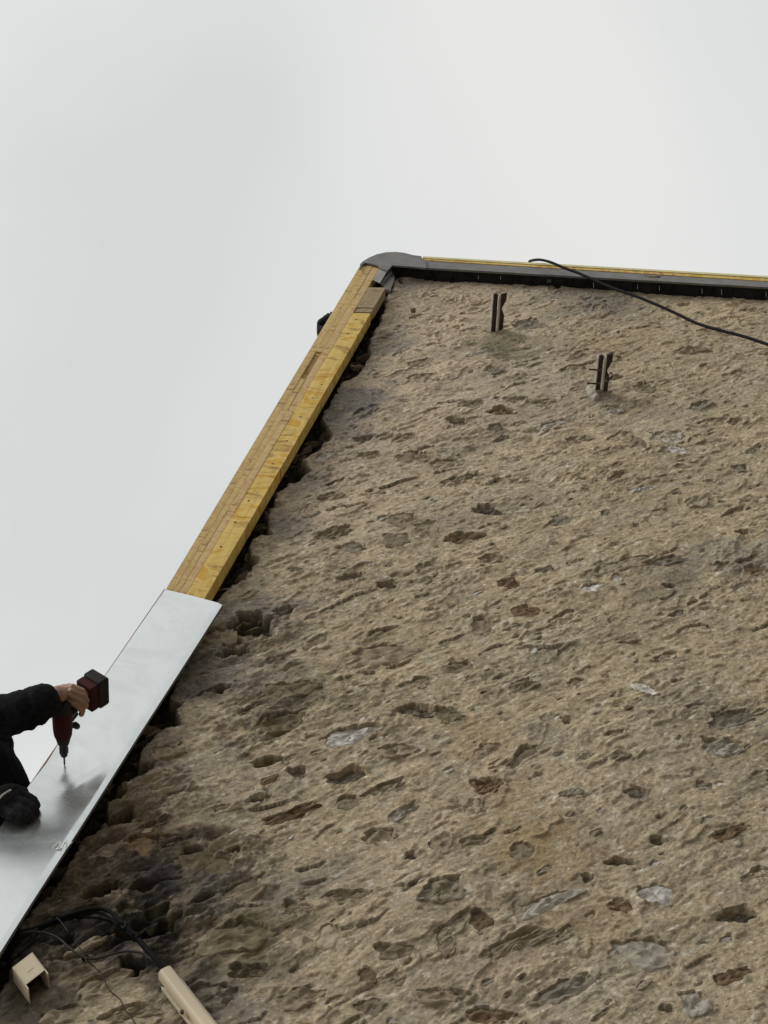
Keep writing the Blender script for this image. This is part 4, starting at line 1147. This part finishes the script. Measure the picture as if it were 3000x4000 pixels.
capsules('handle', [[(dp_(.19, .015), .020), (dp_(.205, .055), .0185), (dp_(.222, .10), .021)], [(dp_(.175, .02), .014), (dp_(.19, .05), .014), (dp_(.21, .09), .015)]], .003, M_CASE, drill, smooth=4)
capsules('trigger', [[(dp_(.158, .036), .008), (dp_(.166, .055), .007)]], .002, M_CHUCK, drill)
capsules('work_light', [[(dp_(.128, .048), .011), (dp_(.118, .056), .010)], [(dp_(.135, .034), .009), (dp_(.125, .05), .009)]], .0025, M_CASE, drill)
# battery foot and battery: chamfered blocks
def block(name, a0, a1, h0, h1, s, mt, ch=.010):
    bm = bmesh.new()
    pts = [(a0 + ch, h0), (a1 - ch, h0), (a1, h0 + ch), (a1, h1 - ch), (a1 - ch, h1), (a0 + ch, h1), (a0, h1 - ch), (a0, h0 + ch)]
    prism(bm, [dp_(a, h, -s) for a, h in pts], sd_ * 2 * s)
    return bm_obj(name, bm, mt, drill, bevel=.004, seg=3)
block('battery_mount', .168, .258, .088, .118, .031, M_RED, .003)
block('battery', .162, .264, .1182, .160, .0335, M_CASE, .006)
for k_ in (-1, 1):
    block('battery_clip', .195, .215, .119, .128, .034, M_RED, .002) if k_ > 0 else None

# ------------------------------------------------------------------ worker
Wv = lambda px, py, y: Vector([float(c) for c in W(px, py, y)])
per = thing('person', 'worker in black fleece leaning over the verge holding the drill', 'person', Wv(-150, 3300, .5))
wr = Wv(226, 2712, YS - .262)            # left wrist, holding the drill
el = Wv(-70, 2812, YS - .20); sh = Wv(-235, 2905, -.10)
chest = Wv(-300, 3060, .10); belly = Wv(-170, 3170, .20); pelvis = Wv(-110, 3330, .38)
neck = Wv(-420, 3010, -.02); head = Wv(-500, 2950, -.10)
shr = Wv(-430, 3190, .04)
elr = Wv(-230, 3185, -.10); wrr = Wv(-35, 3152, YS - .03)
kl = Wv(-60, 3180, .12); kr = Wv(-300, 3650, .30); fl = Wv(-180, 3420, .62); fr_ = Wv(-350, 3900, .75)
kl = Wv(-40, 3120, .14)
# hand grip geometry
gc = dp_(.208, .058)           # centre of the grip
cvec = (Vector(CAM) - gc).normalized()
hx = (gc - wr).normalized()
def HP(a, h, o): # a: along drill from tip, h along the handle, o: towards the camera side
    return dp_(a, h) + cvec * o
body_ch = [[(wr, .027), (el, .04), (sh, .055), (chest, .11), (belly, .11), (pelvis, .12)], [(chest, .11), (neck, .055), (head, .085)], [(neck, .05), (shr, .055), (elr, .038), (wrr, .026)],
           [(pelvis, .12), (kl, .07), (fl, .05)], [(pelvis, .12), (kr, .07), (fr_, .05)], [(sh, .05), (neck, .05)]]
capsules('body', body_ch, .012, M_SKIN, per, smooth=4)
def fold(c):
    dv = (np.array(el) - np.array(wr)); dv = dv / np.linalg.norm(dv)
    s_a = (c - np.array(wr)) @ dv
    rdg = 0.0035 * np.sin(s_a * 150 + 6 * pn(c[:, 0] * 14, c[:, 1] * 14 + c[:, 2] * 9, 12)) * np.exp(-np.abs(s_a - .06) / .10)
    f = rdg + 0.013 * pn(c[:, 0] * 9 + c[:, 2] * 6, c[:, 1] * 12 + c[:, 2] * 8, 4) + 0.006 * pn(c[:, 0] * 26 - c[:, 2] * 12, c[:, 1] * 22, 6) + 0.0025 * pn(c[:, 0] * 70, c[:, 1] * 60 + c[:, 2] * 66, 8)
    return f
cuff = wr + (el - wr) * .13
fore = wr.lerp(el, .5)
cuff = Wv(168, 2738, YS - .262); fore = Wv(95, 2778, YS - .25)
jk = [[(cuff, .053), (Wv(140, 2755, YS - .26), .055), (fore, .056), (Wv(10, 2802, YS - .23), .066), (el, .072), (sh, .088), (chest, .150), (belly, .155), (pelvis, .158)], [(chest, .14), (neck, .085)], [(neck, .08), (shr, .085), (elr, .062), (wrr.lerp(elr, .12), .045)],
      [(sh, .085), (neck, .085)], [(sh, .085), (belly, .13)], [(sh + Vector((0.0, 0.0, -.02)), .08), (Wv(-20, 2905, -.03), .055), (Wv(-55, 2990, .0), .092), (Wv(-25, 3110, .10), .115), (Wv(30, 3200, .18), .11)]]
capsules('jacket', jk, .008, M_JACKET, per, noise=fold, smooth=3)
capsules('trousers', [[(pelvis, .15), (kl, .092), (fl, .065)], [(pelvis, .15), (kr, .09), (fr_, .062)]], .012, M_TROU, per, noise=fold)
capsules('knit_hat', [[(head + Vector((0, 0.01, .035)), .094), (head + Vector((0, .02, .06)), .08)]], .012, M_HAIR, per)
fd = (Vector(TIP) - head).normalized(); fs = fd.cross(Vector((0, 0, 1))).normalized(); fu = fs.cross(fd).normalized()
capsules('face', [[(head + fd * .045 - fu * .02, .062), (head + fd * .055 - fu * .055, .045)], [(head + fd * .096 + fu * .012, .008), (head + fd * .110 - fu * .018, .011)],
                  [(head + fd * .075 - fu * .078, .022), (head + fd * .055 - fu * .08, .03)], [(head + fs * .085 - fu * .01, .018), (head + fs * .088 - fu * .03, .013)], [(head - fs * .085 - fu * .01, .018), (head - fs * .088 - fu * .03, .013)],
                  [(head + fd * .092 + fs * .016 - fu * .048, .006), (head + fd * .092 - fs * .016 - fu * .048, .006)], [(head + fd * .094 + fs * .035 + fu * .032, .010), (head + fd * .10 + fs * .012 + fu * .03, .009)],
                  [(head + fd * .094 - fs * .035 + fu * .032, .010), (head + fd * .10 - fs * .012 + fu * .03, .009)]], .004, M_SKIN, per, smooth=4)
for sg in (-1, 1):
    capsules('eye', [[(head + fd * .099 + fs * .030 * sg + fu * .012, .010), (head + fd * .0995 + fs * .031 * sg + fu * .012, .010)]], .003, M_HAIR, per)
# cuff ring
capsules('cuff', [[(cuff + (el - wr).normalized() * .002, .052), (cuff + (el - wr).normalized() * .03, .053)]], .005, M_JACKET, per, noise=lambda c: .0015 * pn(c[:, 0] * 90, c[:, 2] * 90, 2))
# bare left hand: palm and four fingers wrapped round the grip, thumb behind
right = Vector([float(c) for c in ROT[0]]); upv = Vector([float(c) for c in ROT[1]]); bk = Vector([float(c) for c in ROT[2]])
def HI(px, py, d=0.0):
    """a point of the hand where the photograph shows it; d metres towards the camera from the grip's depth"""
    dep = -(ROT @ (np.array(gc) - CAM))[2] - d
    v = np.array([(px - 1500) / FPX, -(py - 2000) / FPX, -1.0]) * dep
    return Vector([float(c) for c in CAM + ROT.T @ v])
hand = [[(HI(228, 2715), .026), (HI(250, 2706, .006), .026), (HI(272, 2698, .014), .022)],
        [(HI(228, 2725), .024), (HI(250, 2722, .010), .026), (HI(270, 2722, .016), .024)],
        [(HI(270, 2690, .018), .015), (HI(272, 2740, .018), .016)]]
fing = [  # base, knuckle, middle, tip  (little finger nearest the battery)
    [(HI(268, 2690, .018), .0105), (HI(284, 2684, .030), .0108), (HI(322, 2700, .030), .0098), (HI(334, 2716, .008), .0090), (HI(330, 2722, -.012), .008)],
    [(HI(268, 2704, .020), .0112), (HI(282, 2700, .036), .0115), (HI(324, 2718, .034), .0104), (HI(338, 2736, .012), .0096), (HI(332, 2742, -.012), .0085)],
    [(HI(264, 2722, .020), .0115), (HI(276, 2718, .038), .0118), (HI(316, 2736, .036), .0108), (HI(334, 2755, .014), .0098), (HI(328, 2762, -.010), .0088)],
    [(HI(258, 2738, .018), .0112), (HI(264, 2738, .034), .0115), (HI(300, 2752, .036), .0104), (HI(322, 2775, .016), .0094), (HI(318, 2790, .002), .0085)]]
thumb = [(HI(236, 2745, .0), .014), (HI(244, 2765, -.022), .013), (HI(268, 2775, -.034), .0115), (HI(290, 2768, -.038), .010)]
capsules('hand', hand + fing + [thumb, [(wr, .026), (HI(236, 2716), .026)]], .0018, M_SKIN, per, smooth=2)
# gloved right hand pressing on the sheet
yg = YS - .018
gch = [[(wrr, .036), (Wv(5, 3140, yg - .012), .034), (Wv(45, 3120, yg - .010), .030), (Wv(80, 3112, yg - .006), .026)],
       [(Wv(0, 3110, yg - .02), .026), (Wv(45, 3095, yg - .018), .026), (Wv(85, 3100, yg - .006), .022)],
       [(Wv(60, 3108, yg - .008), .018), (Wv(100, 3112, yg - .012), .0165), (Wv(128, 3128, yg - .006), .0155), (Wv(140, 3146, yg), .014)],
       [(Wv(55, 3128, yg - .012), .018), (Wv(98, 3140, yg - .018), .017), (Wv(128, 3158, yg - .012), .0158), (Wv(138, 3176, yg), .0142)],
       [(Wv(40, 3150, yg - .010), .018), (Wv(80, 3166, yg - .018), .017), (Wv(108, 3182, yg - .012), .0158), (Wv(118, 3196, yg), .0142)],
       [(Wv(15, 3168, yg - .008), .018), (Wv(52, 3186, yg - .016), .0165), (Wv(78, 3200, yg - .010), .015), (Wv(88, 3210, yg), .0135)],
       [(Wv(0, 3100, yg - .01), .018), (Wv(20, 3085, yg - .02), .016), (Wv(45, 3080, yg - .022), .014)]]
capsules('glove', gch, .0028, M_GLOVE, per, noise=lambda c: .0016 * pn(c[:, 0] * 80 + c[:, 1] * 50, c[:, 2] * 80, 2), smooth=2)
sweep([Wv(0, 3118, yg - .052), Wv(10, 3106, yg - .052), Wv(28, 3094, yg - .05), Wv(42, 3086, yg - .046)], .003, M_STEEL, 'glove_piping', per, 6)

print('grid', nu, nv, 'stones', cnt, 'total', len(stones), 'U', np.round(U, 3), 'V', np.round(V, 3))
